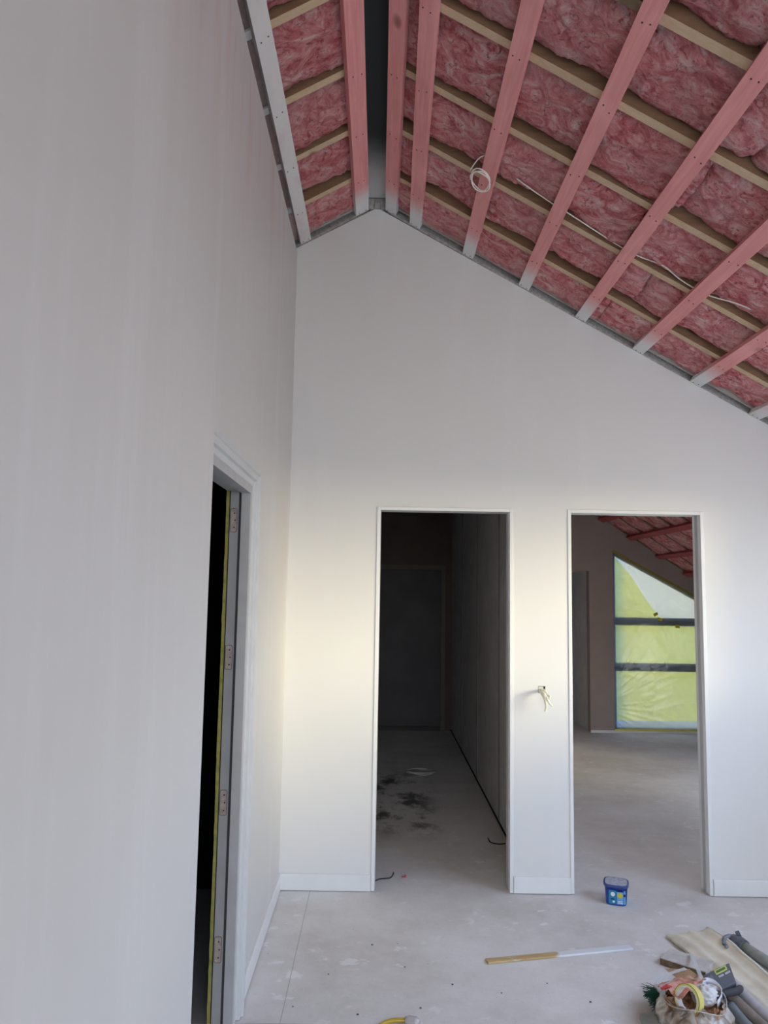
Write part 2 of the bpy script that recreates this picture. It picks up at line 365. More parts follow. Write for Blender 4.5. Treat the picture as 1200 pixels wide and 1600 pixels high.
# ---------------------------------------------------------------- battens
nail_bm = bmesh.new(); bmesh.ops.create_cone(nail_bm, cap_ends=True, segments=8, radius1=0.0032, radius2=0.0026, depth=0.003)
nail_me = bpy.data.meshes.new('nail'); nail_bm.to_mesh(nail_me); nail_bm.free(); nail_me.materials.append(plain('dark_nail_steel', (0.06, 0.03, 0.03), 0.5, 0.4))
BW = 0.066
def batten(xa, skew, side, label, mat, y0=-3.45, y1=D-0.004, rz=None, ang=None, name='ceiling_batten', nails=True, rys=RY, w=BW):
    rz = rz or roof; ang = ang if ang is not None else math.atan(RS)
    s = 1 if side == 'right' else -1
    th = 0.036
    bm = bmesh.new(); n = 24
    dn = Vector((s*math.sin(ang), 0, math.cos(ang)))     # upward normal of the slope
    ring = []
    for i in range(n+1):
        y = y0+(y1-y0)*i/n; x = xa+skew*(y1-y)+0.003*noise.noise(Vector((xa*7, y*0.9, 0)))
        x2 = x+w
        A = Vector((x, y, rz(x, 0.0))); B = Vector((x2, y, rz(x2, 0.0)))
        ring.append([bm.verts.new(q) for q in (A, B, B+dn*th, A+dn*th)])
    for i in range(n):
        for k_ in range(4): bm.faces.new((ring[i][k_], ring[i][(k_+1) % 4], ring[i+1][(k_+1) % 4], ring[i+1][k_]))
    bm.faces.new(ring[0]); bm.faces.new(ring[-1][::-1])
    es = [e for e in bm.edges if abs(e.verts[0].co.y-e.verts[1].co.y) > 0.01]
    bmesh.ops.bevel(bm, geom=es, offset=0.003, segments=1, affect='EDGES')
    o = obj(name, bm, mat)
    tag(o, label, 'batten', 'ceiling battens')
    if nails:
        for ry in rys:
            if ry < 1.5: continue
            for q in (0.28, 0.74):
                x = xa+skew*(y1-ry)+w*q+random.uniform(-.004, .004); y = min(ry+random.uniform(-.012, .012), y1-0.012)
                nn = bpy.data.objects.new('nail', nail_me); link(nn)
                nn.location = Vector((x, y, rz(x, 0.0)))-dn*0.0004; nn.rotation_euler = (0, s*ang, 0); nn.parent = o
    return o
batten(-0.483, 0.0, 'left', 'white-painted timber batten with faint pink stains beside the tall left wall', PINK_W, w=0.060)
batten(-0.166, 0.0, 'left', 'pink timber batten forming the left edge of the dark ridge gap', PINK_T, w=0.074)
batten(0.002, 0.0, 'right', 'pink timber batten forming the right edge of the dark ridge gap', PINK_T, w=0.060)
xr = [(0.143, -0.018), (0.452, -0.006), (0.776, -0.004), (1.104, -0.004), (1.430, 0), (1.757, 0), (2.085, 0), (2.41, 0)]
for i, (x, sk) in enumerate(xr):
    batten(x, sk, 'right', 'pink timber batten on the right slope, %s down from the ridge gap' % ordn[i], PINK_T, w=0.060)

# ---------------------------------------------------------------- insulation batts
def batt(x0, x1, y0, y1, side, label, seed, rz=None, res=0.014, base=0.074, liftk=1.0, group='pink glass-wool batts in the roof'):
    rz = rz or roof
    nx = max(6, int(abs(x1-x0)/res)); ny = max(6, int((y1-y0)/res)); bm = bmesh.new()
    sd_ = Vector((seed*3.7, seed*1.3, seed*5.1))
    G = []
    for i in range(nx+1):
        row = []
        for j in range(ny+1):
            u = i/nx; v = j/ny; x = x0+(x1-x0)*u; y = y0+(y1-y0)*v
            P = Vector((x, y, 0))+sd_
            warp = Vector((noise.noise(P*4), noise.noise(P*4+Vector((9, 2, 3))), 0))*0.10
            ridged = 1-abs(noise.noise((P+warp)*9))*2
            d = 0.022*noise.noise((P)*3.1)+0.016*noise.noise((P+warp)*7)+0.010*ridged**3+0.008*noise.noise((P+warp)*19)+0.007*(1-2*abs(noise.noise((P+warp*2)*27)))+0.004*noise.noise((P+warp)*55)
            edge = min(v, 1-v); e2 = min(u, 1-u)*abs(x1-x0)/(y1-y0)
            lift = (0.040+0.035*noise.noise(Vector((x*2.3, y0*5, seed))))*math.exp(-edge*9)+0.020*math.exp(-e2*16)
            hh = base-0.02-d+lift*liftk
            if x < -0.455: hh = min(hh, 0.052-0.3*d)
            row.append(bm.verts.new((x, y, max(rz(x, hh), rz(x, 0.044 if liftk > 0.5 else 0.03)))))
        G.append(row)
    for i in range(nx):
        for j in range(ny): bm.faces.new((G[i][j], G[i+1][j], G[i+1][j+1], G[i][j+1]))
    T_ = [[bm.verts.new((G[i][j].co.x, G[i][j].co.y, rz(G[i][j].co.x, 0.22))) for j in (0, ny)] for i in (0, nx)]
    bm.faces.new((T_[0][0], T_[0][1], T_[1][1], T_[1][0]))
    bm.faces.new([G[i][0] for i in range(nx+1)]+[T_[1][0], T_[0][0]]); bm.faces.new([G[i][ny] for i in range(nx, -1, -1)]+[T_[0][1], T_[1][1]])
    bm.faces.new([G[0][j] for j in range(ny, -1, -1)]+[T_[0][0], T_[0][1]]); bm.faces.new([G[nx][j] for j in range(ny+1)]+[T_[1][1], T_[1][0]])
    o = obj('insulation_batt', bm, WOOL, smooth=True)
    tag(o, label, 'insulation', group); return o
sdn = 1
for i in range(len(RY)-1):
    if i > 9: break
    ya, yb = RY[i+1]+0.026, RY[i]-(0.026 if i else 0.010)
    rs = 0.009 if i < 6 else 0.05
    LK, BS = (0.35, 0.056) if i == 0 else (1.0, 0.074)
    place = 'between %s and %s rafters from the gable' % (ordn[i], ordn[i+1])
    batt(-0.59, -0.116, ya, yb, 'left', 'pink glass-wool batt on the left slope, '+place, sdn, res=rs, liftk=LK, base=BS); sdn += 1
    cut = 1.22+0.1*math.sin(i*2.1)
    batt(0.03, cut-0.003, ya, yb, 'right', 'pink glass-wool batt high on right slope, '+place, sdn, res=rs, liftk=LK, base=BS); sdn += 1
    batt(cut+0.003, 2.59, ya, yb, 'right', 'pink glass-wool batt low on right slope, '+place, sdn, res=rs if i < 5 else 0.03, liftk=LK, base=BS); sdn += 1


def lining(name, J, label=None):
    e = empty(name, ((J[0]+J[1])/2, D, 0)); e['kind'] = 'structure'
    t = 0.019; ya, yb = D-0.006, D+T+0.006
    bm = bmesh.new(); box(bm, J[0], J[0]+t, ya, yb, 0.004, J[2]); bevel(bm, 0.0015, 1); obj('jamb_lining', bm, TRIM, e)
    bm = bmesh.new(); box(bm, J[1]-t, J[1], ya, yb, 0.004, J[2]); bevel(bm, 0.0015, 1)
    o = obj('jamb_lining', bm, TRIM, e)
    bm = bmesh.new(); box(bm, J[0]+t, J[1]-t, ya, yb, J[2]-t, J[2]); bevel(bm, 0.0015, 1); obj('head_lining', bm, TRIM, e)
    # grooved inner strips
    bm = bmesh.new()
    box(bm, J[1]-t-0.004, J[1]-t, D+0.03, D+0.065, 0.004, J[2]-t); box(bm, J[0]+t, J[0]+t+0.004, D+0.03, D+0.065, 0.004, J[2]-t)
    obj('door_stop', bm, JAMB, e)
    return e
lining('door_1', J1); lining('door_2', J2)
def skirting(name, x0, x1):
    bm = bmesh.new()
    prism(bm, [(D-0.012, 0.006), (D+0.001, 0.006), (D+0.001, 0.088), (D-0.009, 0.088), (D-0.012, 0.084)], 'x', x0, x1)
    struct(name, bm, TRIM)
skirting('baseboard_back', LX+0.010, J1[0]-0.002); skirting('baseboard_pier', J1[1]+0.002, J2[0]-0.002); skirting('baseboard_right', J2[1]+0.002, RX)
bm = bmesh.new()
prism(bm, [(LX+0.012, 0.006), (LX-0.001, 0.006), (LX-0.001, 0.088), (LX+0.009, 0.088), (LX+0.012, 0.084)], 'y', DY1+0.068, D-0.0005)
struct('baseboard_left', bm, TRIM)

# ---------------------------------------------------------------- side door frame (door_3)
YEL = plain('yellow_masking_tape', (0.40, 0.375, 0.11), 0.6, 0.2, 0.25, 30)
RAWWOOD = plain('bare_chiselled_pine', (0.52, 0.44, 0.40), 0.8, 0.1, 0.2, 60)
ARCH = plain('undercoated_architrave', (0.60, 0.60, 0.605), 0.4, 0.35, 0.04, 10)
d3 = empty('door_3', (LX-0.03, (DY0+DY1)/2, 0)); d3['kind'] = 'structure'
def casing_profile():   # (across width from opening outwards, projection from wall)
    return [(0.0, -0.02), (0.0, 0.002), (0.018, 0.003), (0.020, 0.005), (0.022, 0.015), (0.024, 0.017), (0.042, 0.017), (0.044, 0.018), (0.046, 0.024), (0.048, 0.026), (0.064, 0.026), (0.066, 0.024), (0.066, -0.005)]
cp = casing_profile()
zt = DZ+0.002
bm = bmesh.new()     # far leg, mitred head and near leg as a continuous moulding
path = [(DY0-0.003, 0.003, -1, 0), (DY0-0.003, zt, -1, 1), (DY1+0.003, zt, 1, 1), (DY1+0.003, 0.003, 1, 0)]
def leg(pa, pb):
    bm = bmesh.new(); rings = []
    for (y, z, dy, dz) in (pa, pb):
        rings.append([bm.verts.new((LX+pr, y+dy*wd, z+dz*wd)) for wd, pr in cp])
    n = len(cp)
    for i in range(n): bm.faces.new((rings[0][i], rings[0][(i+1) % n], rings[1][(i+1) % n], rings[1][i]))
    bm.faces.new(rings[0][::-1]); bm.faces.new(rings[1]); return bm
for a in range(3): obj('architrave', leg(path[a], path[a+1]), ARCH, d3)
bm.free()
# stop rail nearest the room, groove, hinge jamb
def jambset(y, s):
    bm = bmesh.new(); a, b = sorted((y, y-s*0.022)); box(bm, -0.540, LX+0.0, a, b, 0.003, DZ); bevel(bm, 0.0015, 1); obj('door_stop', bm, JAMB, d3)
    bm = bmesh.new(); a, b = sorted((y, y-s*0.004)); box(bm, -0.586, -0.552, a, b, 0.003, DZ); bevel(bm, 0.001, 1); obj('hinge_jamb', bm, JAMB, d3)
    bm = bmesh.new(); a, b = sorted((y, y-s*0.002)); box(bm, -0.552, -0.540, a, b, 0.003, DZ); obj('groove_shade', bm, plain('painted_groove_shade', (0.10, 0.095, 0.10), 0.8, 0.1), d3)  # dark strip paints the shade in the groove beside the stop
jambset(DY1, 1); jambset(DY0, -1)
bm = bmesh.new(); box(bm, -0.598, LX, DY0+0.022, DY1-0.022, DZ-0.02, DZ-0.001); box(bm, -0.540, LX, DY0+0.022, DY1-0.022, DZ-0.03, DZ-0.02); obj('head_jamb', bm, JAMB, d3)
for z in (1.857, 1.328, 0.788, 0.262):
    bm = bmesh.new()
    pts = []
    w_, h_ = 0.013, 0.046
    for q in range(20):
        an = 2*math.pi*q/20; r_ = 0.007
        cx = math.copysign(w_-r_, math.cos(an)); cz = math.copysign(h_-r_, math.sin(an)); pts.append((-0.570+cx+r_*math.cos(an), z+cz+r_*math.sin(an)))
    prism(bm, pts, 'y', DY1-0.0046, DY1-0.0042); o = obj('hinge_rebate', bm, RAWWOOD, d3)
    bm = bmesh.new(); tube(bm, [(p[0], DY1-0.0048, p[1]) for p in pts], 0.0010, 5, closed=True); obj('rebate_edge', bm, plain('brown_cut_edge', (0.16, 0.10, 0.08), 0.8), o)
    for dz in (-0.028, 0.0, 0.028):
        bm = bmesh.new(); tube(bm, [(-0.568+0.003*(dz == 0), DY1-0.0046, z+dz), (-0.568+0.003*(dz == 0), DY1-0.0052, z+dz)], 0.0028, 10); obj('screw_hole', bm, GAP, o)
bm = bmesh.new()     # ragged masking tape on the hidden-side edge of the jamb
n = 60
def tw(u, v):
    z = 0.006+(DZ-0.02)*u
    w = 0.020+0.006*noise.noise(Vector((0, 0, z*3)))+0.004*noise.noise(Vector((1, 5, z*22)))
    return Vector((-0.600-0.004*v-0.002*noise.noise(Vector((2, 2, z*9))), DY1-0.010+w*(v)*1.1-0.004, z))
shell(bm, tw, n, 2, (0.0006, 0, 0)); bm.free()
bm = bmesh.new()
def tw2(u, v):
    z = 0.006+(DZ-0.02)*u
    w = 0.022+0.004*noise.noise(Vector((0, 3, z*2.5)))+0.003*noise.noise(Vector((1, 5, z*24)))
    return Vector((-0.5875-w*v*0.62, DY1-0.006+0.001*noise.noise(Vector((3, 3, z*12))), z))
shell(bm, tw2, 120, 2, (0, -0.006, 0)); obj('masking_tape', bm, YEL, d3)
bm = bmesh.new(); box(bm, -0.5885, -0.5865, DY1-0.0075, DY1, 0.004, DZ-0.02); obj('tape_gap', bm, GAP, d3)
# floor joint under the side door with white drips
bm = bmesh.new(); prism(bm, [(-0.560, 2.70), (-0.553, 2.70), (-0.519, 2.99), (-0.527, 2.99)], 'z', 0.0002, 0.0010); struct('trim_4', bm, GAP)
PAINTW = plain('dried_white_paint', (0.82, 0.82, 0.82), 0.4, 0.4)

# ---------------------------------------------------------------- hall behind the first opening
bm = bmesh.new()
box(bm, 0.868, 0.965, D+T, 9.0, 0, 4.2)
struct('wall_hall_right', bm, RAWBOARD)
bm = bmesh.new()
for y in (5.46, 6.66, 7.86): box(bm, 0.8655, 0.868, y, y+0.05, 0.0, 2.6)
struct('trim_5', bm, plain('filled_board_joint', (0.40, 0.385, 0.39), 0.85, 0.1, 0.15, 9))
bm = bmesh.new(); box(bm, 0.862, 0.868, D+T, 9.0, 0.0, 0.014); struct('trim_6', bm, GAP)
bm = bmesh.new(); box(bm, -0.72, -0.60, D+T, 9.1, 0, 2.8); struct('wall_hall_left', bm, RAWBOARD)
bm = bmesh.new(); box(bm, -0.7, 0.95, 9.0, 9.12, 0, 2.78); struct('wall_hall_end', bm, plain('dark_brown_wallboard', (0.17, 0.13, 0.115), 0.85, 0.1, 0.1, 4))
bm = bmesh.new(); box(bm, -0.7, 0.868, D+T, 9.1, 2.70, 2.76); struct('ceiling_hall', bm, RAWBOARD)
d4 = empty('door_4', (0.36, 9.0, 0)); d4['kind'] = 'structure'
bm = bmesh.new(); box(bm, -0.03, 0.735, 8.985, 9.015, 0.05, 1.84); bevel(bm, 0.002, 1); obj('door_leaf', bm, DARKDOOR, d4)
bm = bmesh.new(); box(bm, -0.09, -0.04, 8.99, 9.02, 0, 1.90); box(bm, 0.745, 0.79, 8.99, 9.02, 0, 1.90); box(bm, -0.04, 0.745, 8.99, 9.02, 1.85, 1.90); obj('door_frame', bm, plain('brown_door_frame', (0.20, 0.18, 0.15), 0.7), d4)
bm = bmesh.new(); box(bm, -0.03, 0.735, 8.975, 9.02, 0.0, 0.045); obj('sill', bm, plain('dark_sill', (0.10, 0.09, 0.085), 0.8), d4)

# ---------------------------------------------------------------- far room behind the second opening
def roof2(x, v=0.0): return 4.117-0.63*x+v
GY = 9.02
W2 = (2.775, 3.86, 0.035)
def wtop(x): return 2.098-0.535*(x-2.78)
bm = bmesh.new()
prism(bm, [(0.95, 0), (1.85, 0), (1.85, roof2(1.85, .25)), (0.95, roof2(0.95, .25))], 'y', GY, GY+0.12)
prism(bm, [(1.85, 1.868), (2.49, 1.868), (2.49, roof2(2.49, .25)), (1.85, roof2(1.85, .25))], 'y', GY, GY+0.12)
prism(bm, [(2.49, 0), (W2[0], 0), (W2[0], roof2(W2[0], .25)), (2.49, roof2(2.49, .25))], 'y', GY, GY+0.12)
prism(bm, [(W2[0], wtop(W2[0])), (W2[1], wtop(W2[1])), (W2[1], roof2(W2[1], .25)), (W2[0], roof2(W2[0], .25))], 'y', GY, GY+0.12)
prism(bm, [(W2[1], 0), (4.2, 0), (4.2, roof2(4.2, .25)), (W2[1], roof2(W2[1], .25))], 'y', GY, GY+0.12)
prism(bm, [(W2[0], 0), (W2[1], 0), (W2[1], W2[2]), (W2[0], W2[2])], 'y', GY, GY+0.12)
BROWNW = plain('unpainted_brown_plasterboard', (0.36, 0.30, 0.27), 0.85, 0.1, 0.06, 3)
struct('wall_far_gable', bm, BROWNW)
bm = bmesh.new(); box(bm, 1.75, 1.85, GY+0.12, 9.95, 0, 1.95); box(bm, 2.49, 2.6, GY+0.12, 9.95, 0, 1.95); box(bm, 1.75, 2.6, 9.85, 9.95, 0, 1.95); box(bm, 1.75, 2.6, GY+0.12, 9.95, 1.868, 1.98)
struct('wall_recess', bm, RAWBOARD)
bm = bmesh.new(); box(bm, 4.1, 4.22, D+T, 4.8, 0, 1.62); box(bm, 4.1, 4.22, 6.9, GY+0.12, 0, 1.62); box(bm, 4.1, 4.22, 4.8, 6.9, 0, 0.25); box(bm, 4.1, 4.22, 4.8, 6.9, 1.05, 1.62); struct('wall_far_right', bm, WALL)
portal('far_portal', (4.26, 5.85, 0.65), (0, math.radians(90), 0), 0.8, 2.1)
w4 = empty('added_far_window', (4.16, 5.85, 0.25)); w4['kind'] = 'structure'  # unseen window, added to brighten the far room floor
bm = bmesh.new(); box(bm, 4.14, 4.18, 4.8, 4.84, 0.25, 1.05); box(bm, 4.14, 4.18, 6.86, 6.9, 0.25, 1.05); box(bm, 4.14, 4.18, 4.8, 6.9, 0.25, 0.29); box(bm, 4.14, 4.18, 4.8, 6.9, 1.01, 1.05); obj('window_frame', bm, BLACK, w4)
bm = bmesh.new(); prism(bm, [(0.8, roof2(0.8, 0.24)), (4.3, roof2(4.3, 0.24)), (4.3, roof2(4.3, 0.30)), (0.8, roof2(0.8, 0.30))], 'y', D+0.1, GY+0.2); struct('ceiling_far', bm, plain('black_roof_underlay_far', (0.05, 0.05, 0.05), 0.9))
bm = bmesh.new(); prism(bm, [(0.95, 2.2), (0.95, 3.75), (4.2, 1.9), (4.2, 1.5), (3.2, 2.1)], 'y', D+T-0.008, D+T+0.001); struct('wall_far_front', bm, RAWBOARD)
ang2 = math.atan(0.63)
RY2 = [GY-0.03-0.44*i for i in range(11)]
for i, y in enumerate(RY2):
    bm = bmesh.new(); prism(bm, [(0.97, roof2(0.97, 0.043)), (4.1, roof2(4.1, 0.043)), (4.1, roof2(4.1, 0.23)), (0.97, roof2(0.97, 0.23))], 'y', y-0.02, y+0.02)
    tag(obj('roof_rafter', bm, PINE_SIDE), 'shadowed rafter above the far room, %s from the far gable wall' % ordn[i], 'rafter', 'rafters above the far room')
for i, x in enumerate((1.61, 1.94, 2.27, 2.60, 2.935, 3.275, 3.595, 3.92)):
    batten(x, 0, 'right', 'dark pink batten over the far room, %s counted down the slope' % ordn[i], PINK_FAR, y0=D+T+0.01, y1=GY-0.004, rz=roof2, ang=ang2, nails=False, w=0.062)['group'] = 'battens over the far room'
for i in range(10):
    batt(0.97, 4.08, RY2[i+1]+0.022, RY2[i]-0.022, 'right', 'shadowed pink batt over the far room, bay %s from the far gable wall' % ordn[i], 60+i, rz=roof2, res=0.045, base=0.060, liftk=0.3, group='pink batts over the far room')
bm = bmesh.new(); box(bm, 2.49, 4.1, GY-0.012, GY, 0.0, 0.028); struct('baseboard_far', bm, TRIM)
# far window
w2 = empty('window_2', (3.3, GY+0.05, W2[2])); w2['kind'] = 'structure'
bm = bmesh.new()
f = 0.03
prism(bm, [(W2[0], W2[2]), (W2[0]+f, W2[2]), (W2[0]+f, wtop(W2[0]+f)), (W2[0], wtop(W2[0]))], 'y', GY+0.03, GY+0.08)
prism(bm, [(W2[1]-f, W2[2]), (W2[1], W2[2]), (W2[1], wtop(W2[1])), (W2[1]-f, wtop(W2[1]-f))], 'y', GY+0.03, GY+0.08)
prism(bm, [(W2[0], W2[2]), (W2[1], W2[2]), (W2[1], W2[2]+0.02), (W2[0], W2[2]+0.02)], 'y', GY+0.03, GY+0.08)
prism(bm, [(W2[0], wtop(W2[0])-f), (W2[1], wtop(W2[1])-f), (W2[1], wtop(W2[1])), (W2[0], wtop(W2[0]))], 'y', GY+0.03, GY+0.08)
obj('window_frame', bm, plain('grey_window_frame', (0.30, 0.32, 0.35), 0.5), w2)
for z0, z1 in ((1.236, 1.328), (0.705, 0.797)):
    bm = bmesh.new(); box(bm, W2[0]+f, W2[1]-f, GY+0.02, GY+0.07, z0, z1); bevel(bm, 0.003, 1); obj('transom', bm, BLACK, w2)
gm = bpy.data.materials.new('window_glass'); gm.use_nodes = True; nt = gm.node_tree; nt.nodes.clear()
o_ = nt.nodes.new('ShaderNodeOutputMaterial'); a_ = nt.nodes.new('ShaderNodeBsdfTransparent'); g_ = nt.nodes.new('ShaderNodeBsdfGlossy'); x_ = nt.nodes.new('ShaderNodeMixShader')
g_.inputs['Roughness'].default_value = 0.02; a_.inputs[0].default_value = (0.42, 0.44, 0.44, 1); x_.inputs[0].default_value = 0.05
nt.links.new(a_.outputs[0], x_.inputs[1]); nt.links.new(g_.outputs[0], x_.inputs[2]); nt.links.new(x_.outputs[0], o_.inputs[0])
bm = bmesh.new(); prism(bm, [(W2[0]+0.01, W2[2]+0.01), (W2[1]-0.01, W2[2]+0.01), (W2[1]-0.01, wtop(W2[1])-0.01), (W2[0]+0.01, wtop(W2[0])-0.01)], 'y', GY+0.072, GY+0.076); obj('glass', bm, gm, w2)
# masking film taped over it
fm = bpy.data.materials.new('masking_film'); fm.use_nodes = True; nt = fm.node_tree; nt.nodes.clear(); N = nt.nodes.new; L = nt.links.new
o_ = N('ShaderNodeOutputMaterial'); tr = N('ShaderNodeBsdfTransparent'); tl = N('ShaderNodeBsdfTranslucent'); df = N('ShaderNodeBsdfGlossy'); mx = N('ShaderNodeMixShader'); mx2 = N('ShaderNodeMixShader')
tcn = N('ShaderNodeTexCoord'); sp = N('ShaderNodeSeparateXYZ'); L(tcn.outputs['Object'], sp.inputs[0])
nz = N('ShaderNodeTexNoise'); nz.inputs['Scale'].default_value = 2.4; nz.inputs['Detail'].default_value = 7; nz.inputs['Distortion'].default_value = 1.5; L(tcn.outputs['Object'], nz.inputs['Vector'])
ad = N('ShaderNodeMath'); ad.operation = 'MULTIPLY_ADD'; ad.inputs[1].default_value = 0.12; L(nz.outputs[0], ad.inputs[0]); L(sp.outputs[0], ad.inputs[2])
ms = N('ShaderNodeMapRange'); ms.inputs[1].default_value = 2.86; ms.inputs[2].default_value = 3.0; ms.inputs[3].default_value = 0.0; ms.inputs[4].default_value = 1.0; L(ad.outputs[0], ms.inputs[0])
cm = N('ShaderNodeMix'); cm.data_type = 'RGBA'; cm.inputs[6].default_value = (0.40, 0.52, 0.80, 1); cm.inputs[7].default_value = (0.70, 0.68, 0.64, 1); L(ms.outputs[0], cm.inputs[0])
L(cm.outputs[2], tr.inputs[0]); L(cm.outputs[2], tl.inputs[0]); df.inputs['Roughness'].default_value = 0.25
bp = N('ShaderNodeBump'); bp.inputs['Strength'].default_value = 0.8; bp.inputs['Distance'].default_value = 0.02; L(nz.outputs[0], bp.inputs['Height'])
for s_ in (tl, df): L(bp.outputs[0], s_.inputs['Normal'])
mx.inputs[0].default_value = 0.30; mx2.inputs[0].default_value = 0.08
L(tr.outputs[0], mx.inputs[1]); L(tl.outputs[0], mx.inputs[2]); L(mx.outputs[0], mx2.inputs[1]); L(df.outputs[0], mx2.inputs[2]); L(mx2.outputs[0], o_.inputs[0])
fe = empty('masking_film', (3.3, GY-0.02, 0.03)); tag(fe, 'crinkled clear masking film taped over the sloping-topped window in the far room', 'plastic sheet')
bm = bmesh.new(); n, m = 110, 150; G = []
for i in range(n+1):
    row = []
    for j in range(m+1):
        x = 2.772+(3.868-2.772)*i/n; z = 0.028+(wtop(x)+0.004-0.028)*j/m
        P = Vector((x, 0, z)); wv = 0.008*noise.noise(P*3)
        # creases radiating from the lower left, drapes near the bottom
        q = math.atan2(z-0.3, x-2.6); fade = math.exp(-max(0, z-0.0)*2.6)+0.25
        wv += 0.010*fade*(1-abs(noise.noise(Vector((q*7, math.hypot(x-2.6, z)*1.2, 2))))*2)**2
        wv += 0.002*(1-abs(noise.noise(Vector((x*3+z*5, z*2-x*7, 5))))*2)**3
        e = min(min(i, n-i)/8, min(j, m-j)/8, 1)
        row.append(bm.verts.new((x, GY-0.006-0.002-abs(wv)*e, z)))
    G.append(row)
for i in range(n):
    for j in range(m): bm.faces.new((G[i][j], G[i+1][j], G[i+1][j+1], G[i][j+1]))
obj('film', bm, fm, fe, smooth=True)
TAPE = plain('yellow_green_tape', (0.78, 0.66, 0.06), 0.6, 0.2, 0.15, 20)
bm = bmesh.new(); box(bm, 2.77, 3.87, GY-0.010, GY-0.007, 0.020, 0.045); obj('bottom_tape', bm, TAPE, fe)
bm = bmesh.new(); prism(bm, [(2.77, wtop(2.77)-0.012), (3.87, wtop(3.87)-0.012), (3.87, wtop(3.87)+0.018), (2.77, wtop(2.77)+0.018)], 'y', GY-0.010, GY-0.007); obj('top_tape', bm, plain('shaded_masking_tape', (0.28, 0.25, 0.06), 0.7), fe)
for x, z, a in ((3.262, 1.372, 0.5), (3.515, 1.232, -0.1), (3.755, 1.205, 1.3), (3.31, 1.315, -0.3)):
    bm = bmesh.new(); box(bm, -0.026, 0.026, -0.001, 0.001, -0.017, 0.017)
    bmesh.ops.transform(bm, matrix=Matrix.Translation((x, GY-0.032, z)) @ Matrix.Rotation(-a, 4, 'Y'), verts=bm.verts); obj('tape_tab', bm, TAPE, fe)

# ---------------------------------------------------------------- outside
bm = bmesh.new()
prof = [(-2, 2.6), (2.5, 2.5), (3.9, 2.45), (4.35, 2.3), (4.65, 1.95), (4.9, 1.55), (5.15, 1.2), (5.6, 1.02), (7, 0.95), (12, 0.9)]
n = 12; G = []
for (x, z) in prof:
    G.append([bm.verts.new((x+0.03*j, 13+0.35*j, -0.6+(z+0.6)*min(1, (j/4.0)**0.8)*(1-0.01*max(0, j-4)))) for j in range(n)])
for i in range(len(prof)-1):
    for j in range(n-1): bm.faces.new((G[i][j], G[i+1][j], G[i+1][j+1], G[i][j+1]))
k = M('dry_yellow_grass', 0.9, 0.05)
k.color(k.ramp(k.noise(1.2, 4), [(0.3, (0.90, 0.80, 0.16)), (0.7, (0.95, 0.87, 0.26))]))
tag(obj('grass_bank', bm, k.m, smooth=True), 'sunlit yellow grass bank outside, seen blurred through the filmed window', 'hill')
bm = bmesh.new()
v = [bm.verts.new(p) for p in ((-40, -40, -0.65), (60, -40, -0.65), (60, 60, -0.65), (-40, 60, -0.65))]; bm.faces.new(v)
struct('ground', bm, plain('dry_ground', (0.62, 0.52, 0.38), 0.95, 0.05, 0.2, 0.5))

# ---------------------------------------------------------------- cables
CABLE = plain('white_cable_sheath', (0.88, 0.83, 0.78), 0.45, 0.4)
bm = bmesh.new(); pts = []
cx, cy = 0.452, 3.40; co = Vector((cx, cy, roof(cx)-0.022))
ex = Vector((1, 0, -RS)).normalized(); ey = Vector((0, 1, 0)); en = ex.cross(ey)
for q in range(52):
    an = 2*math.pi*q/20+2.1; r_ = 0.058+0.005*math.sin(q*0.37)+0.003*math.cos(q*1.1)
    pts.append(co+ex*math.cos(an)*r_*0.85+ey*math.sin(an)*r_*1.35-en*(0.003*math.sin(q*0.55)+q*0.0002))
tube(bm, pts, 0.0032, 6)
run = spline([(0.40, 3.39, roof(0.40, -0.008)), (0.435, 3.30, roof(0.435, 0.02)), (0.50, 3.31, roof(0.5, 0.060)), (0.62, 3.36, roof(0.62, 0.052)), (0.79, 3.39, roof(.79, 0.048)), (0.86, 3.395, roof(.86, 0.048)), (1.0, 3.42, roof(1.0, .052)), (1.11, 3.43, roof(1.11, .049)),
              (1.2, 3.43, roof(1.2, .052)), (1.30, 3.40, roof(1.3, 0.052)), (1.40, 3.43, roof(1.4, .050)), (1.52, 3.43, roof(1.52, .050)), (1.64, 3.37, roof(1.64, .050)), (1.80, 3.35, roof(1.8, .050)), (2.05, 3.40, roof(2.05, .05))], 6)
tube(bm, run, 0.0030, 6)
tag(obj('electrical_cable', bm, CABLE, smooth=True), 'thin white cable coiled under a pink batten and running down the right roof slope', 'cable')

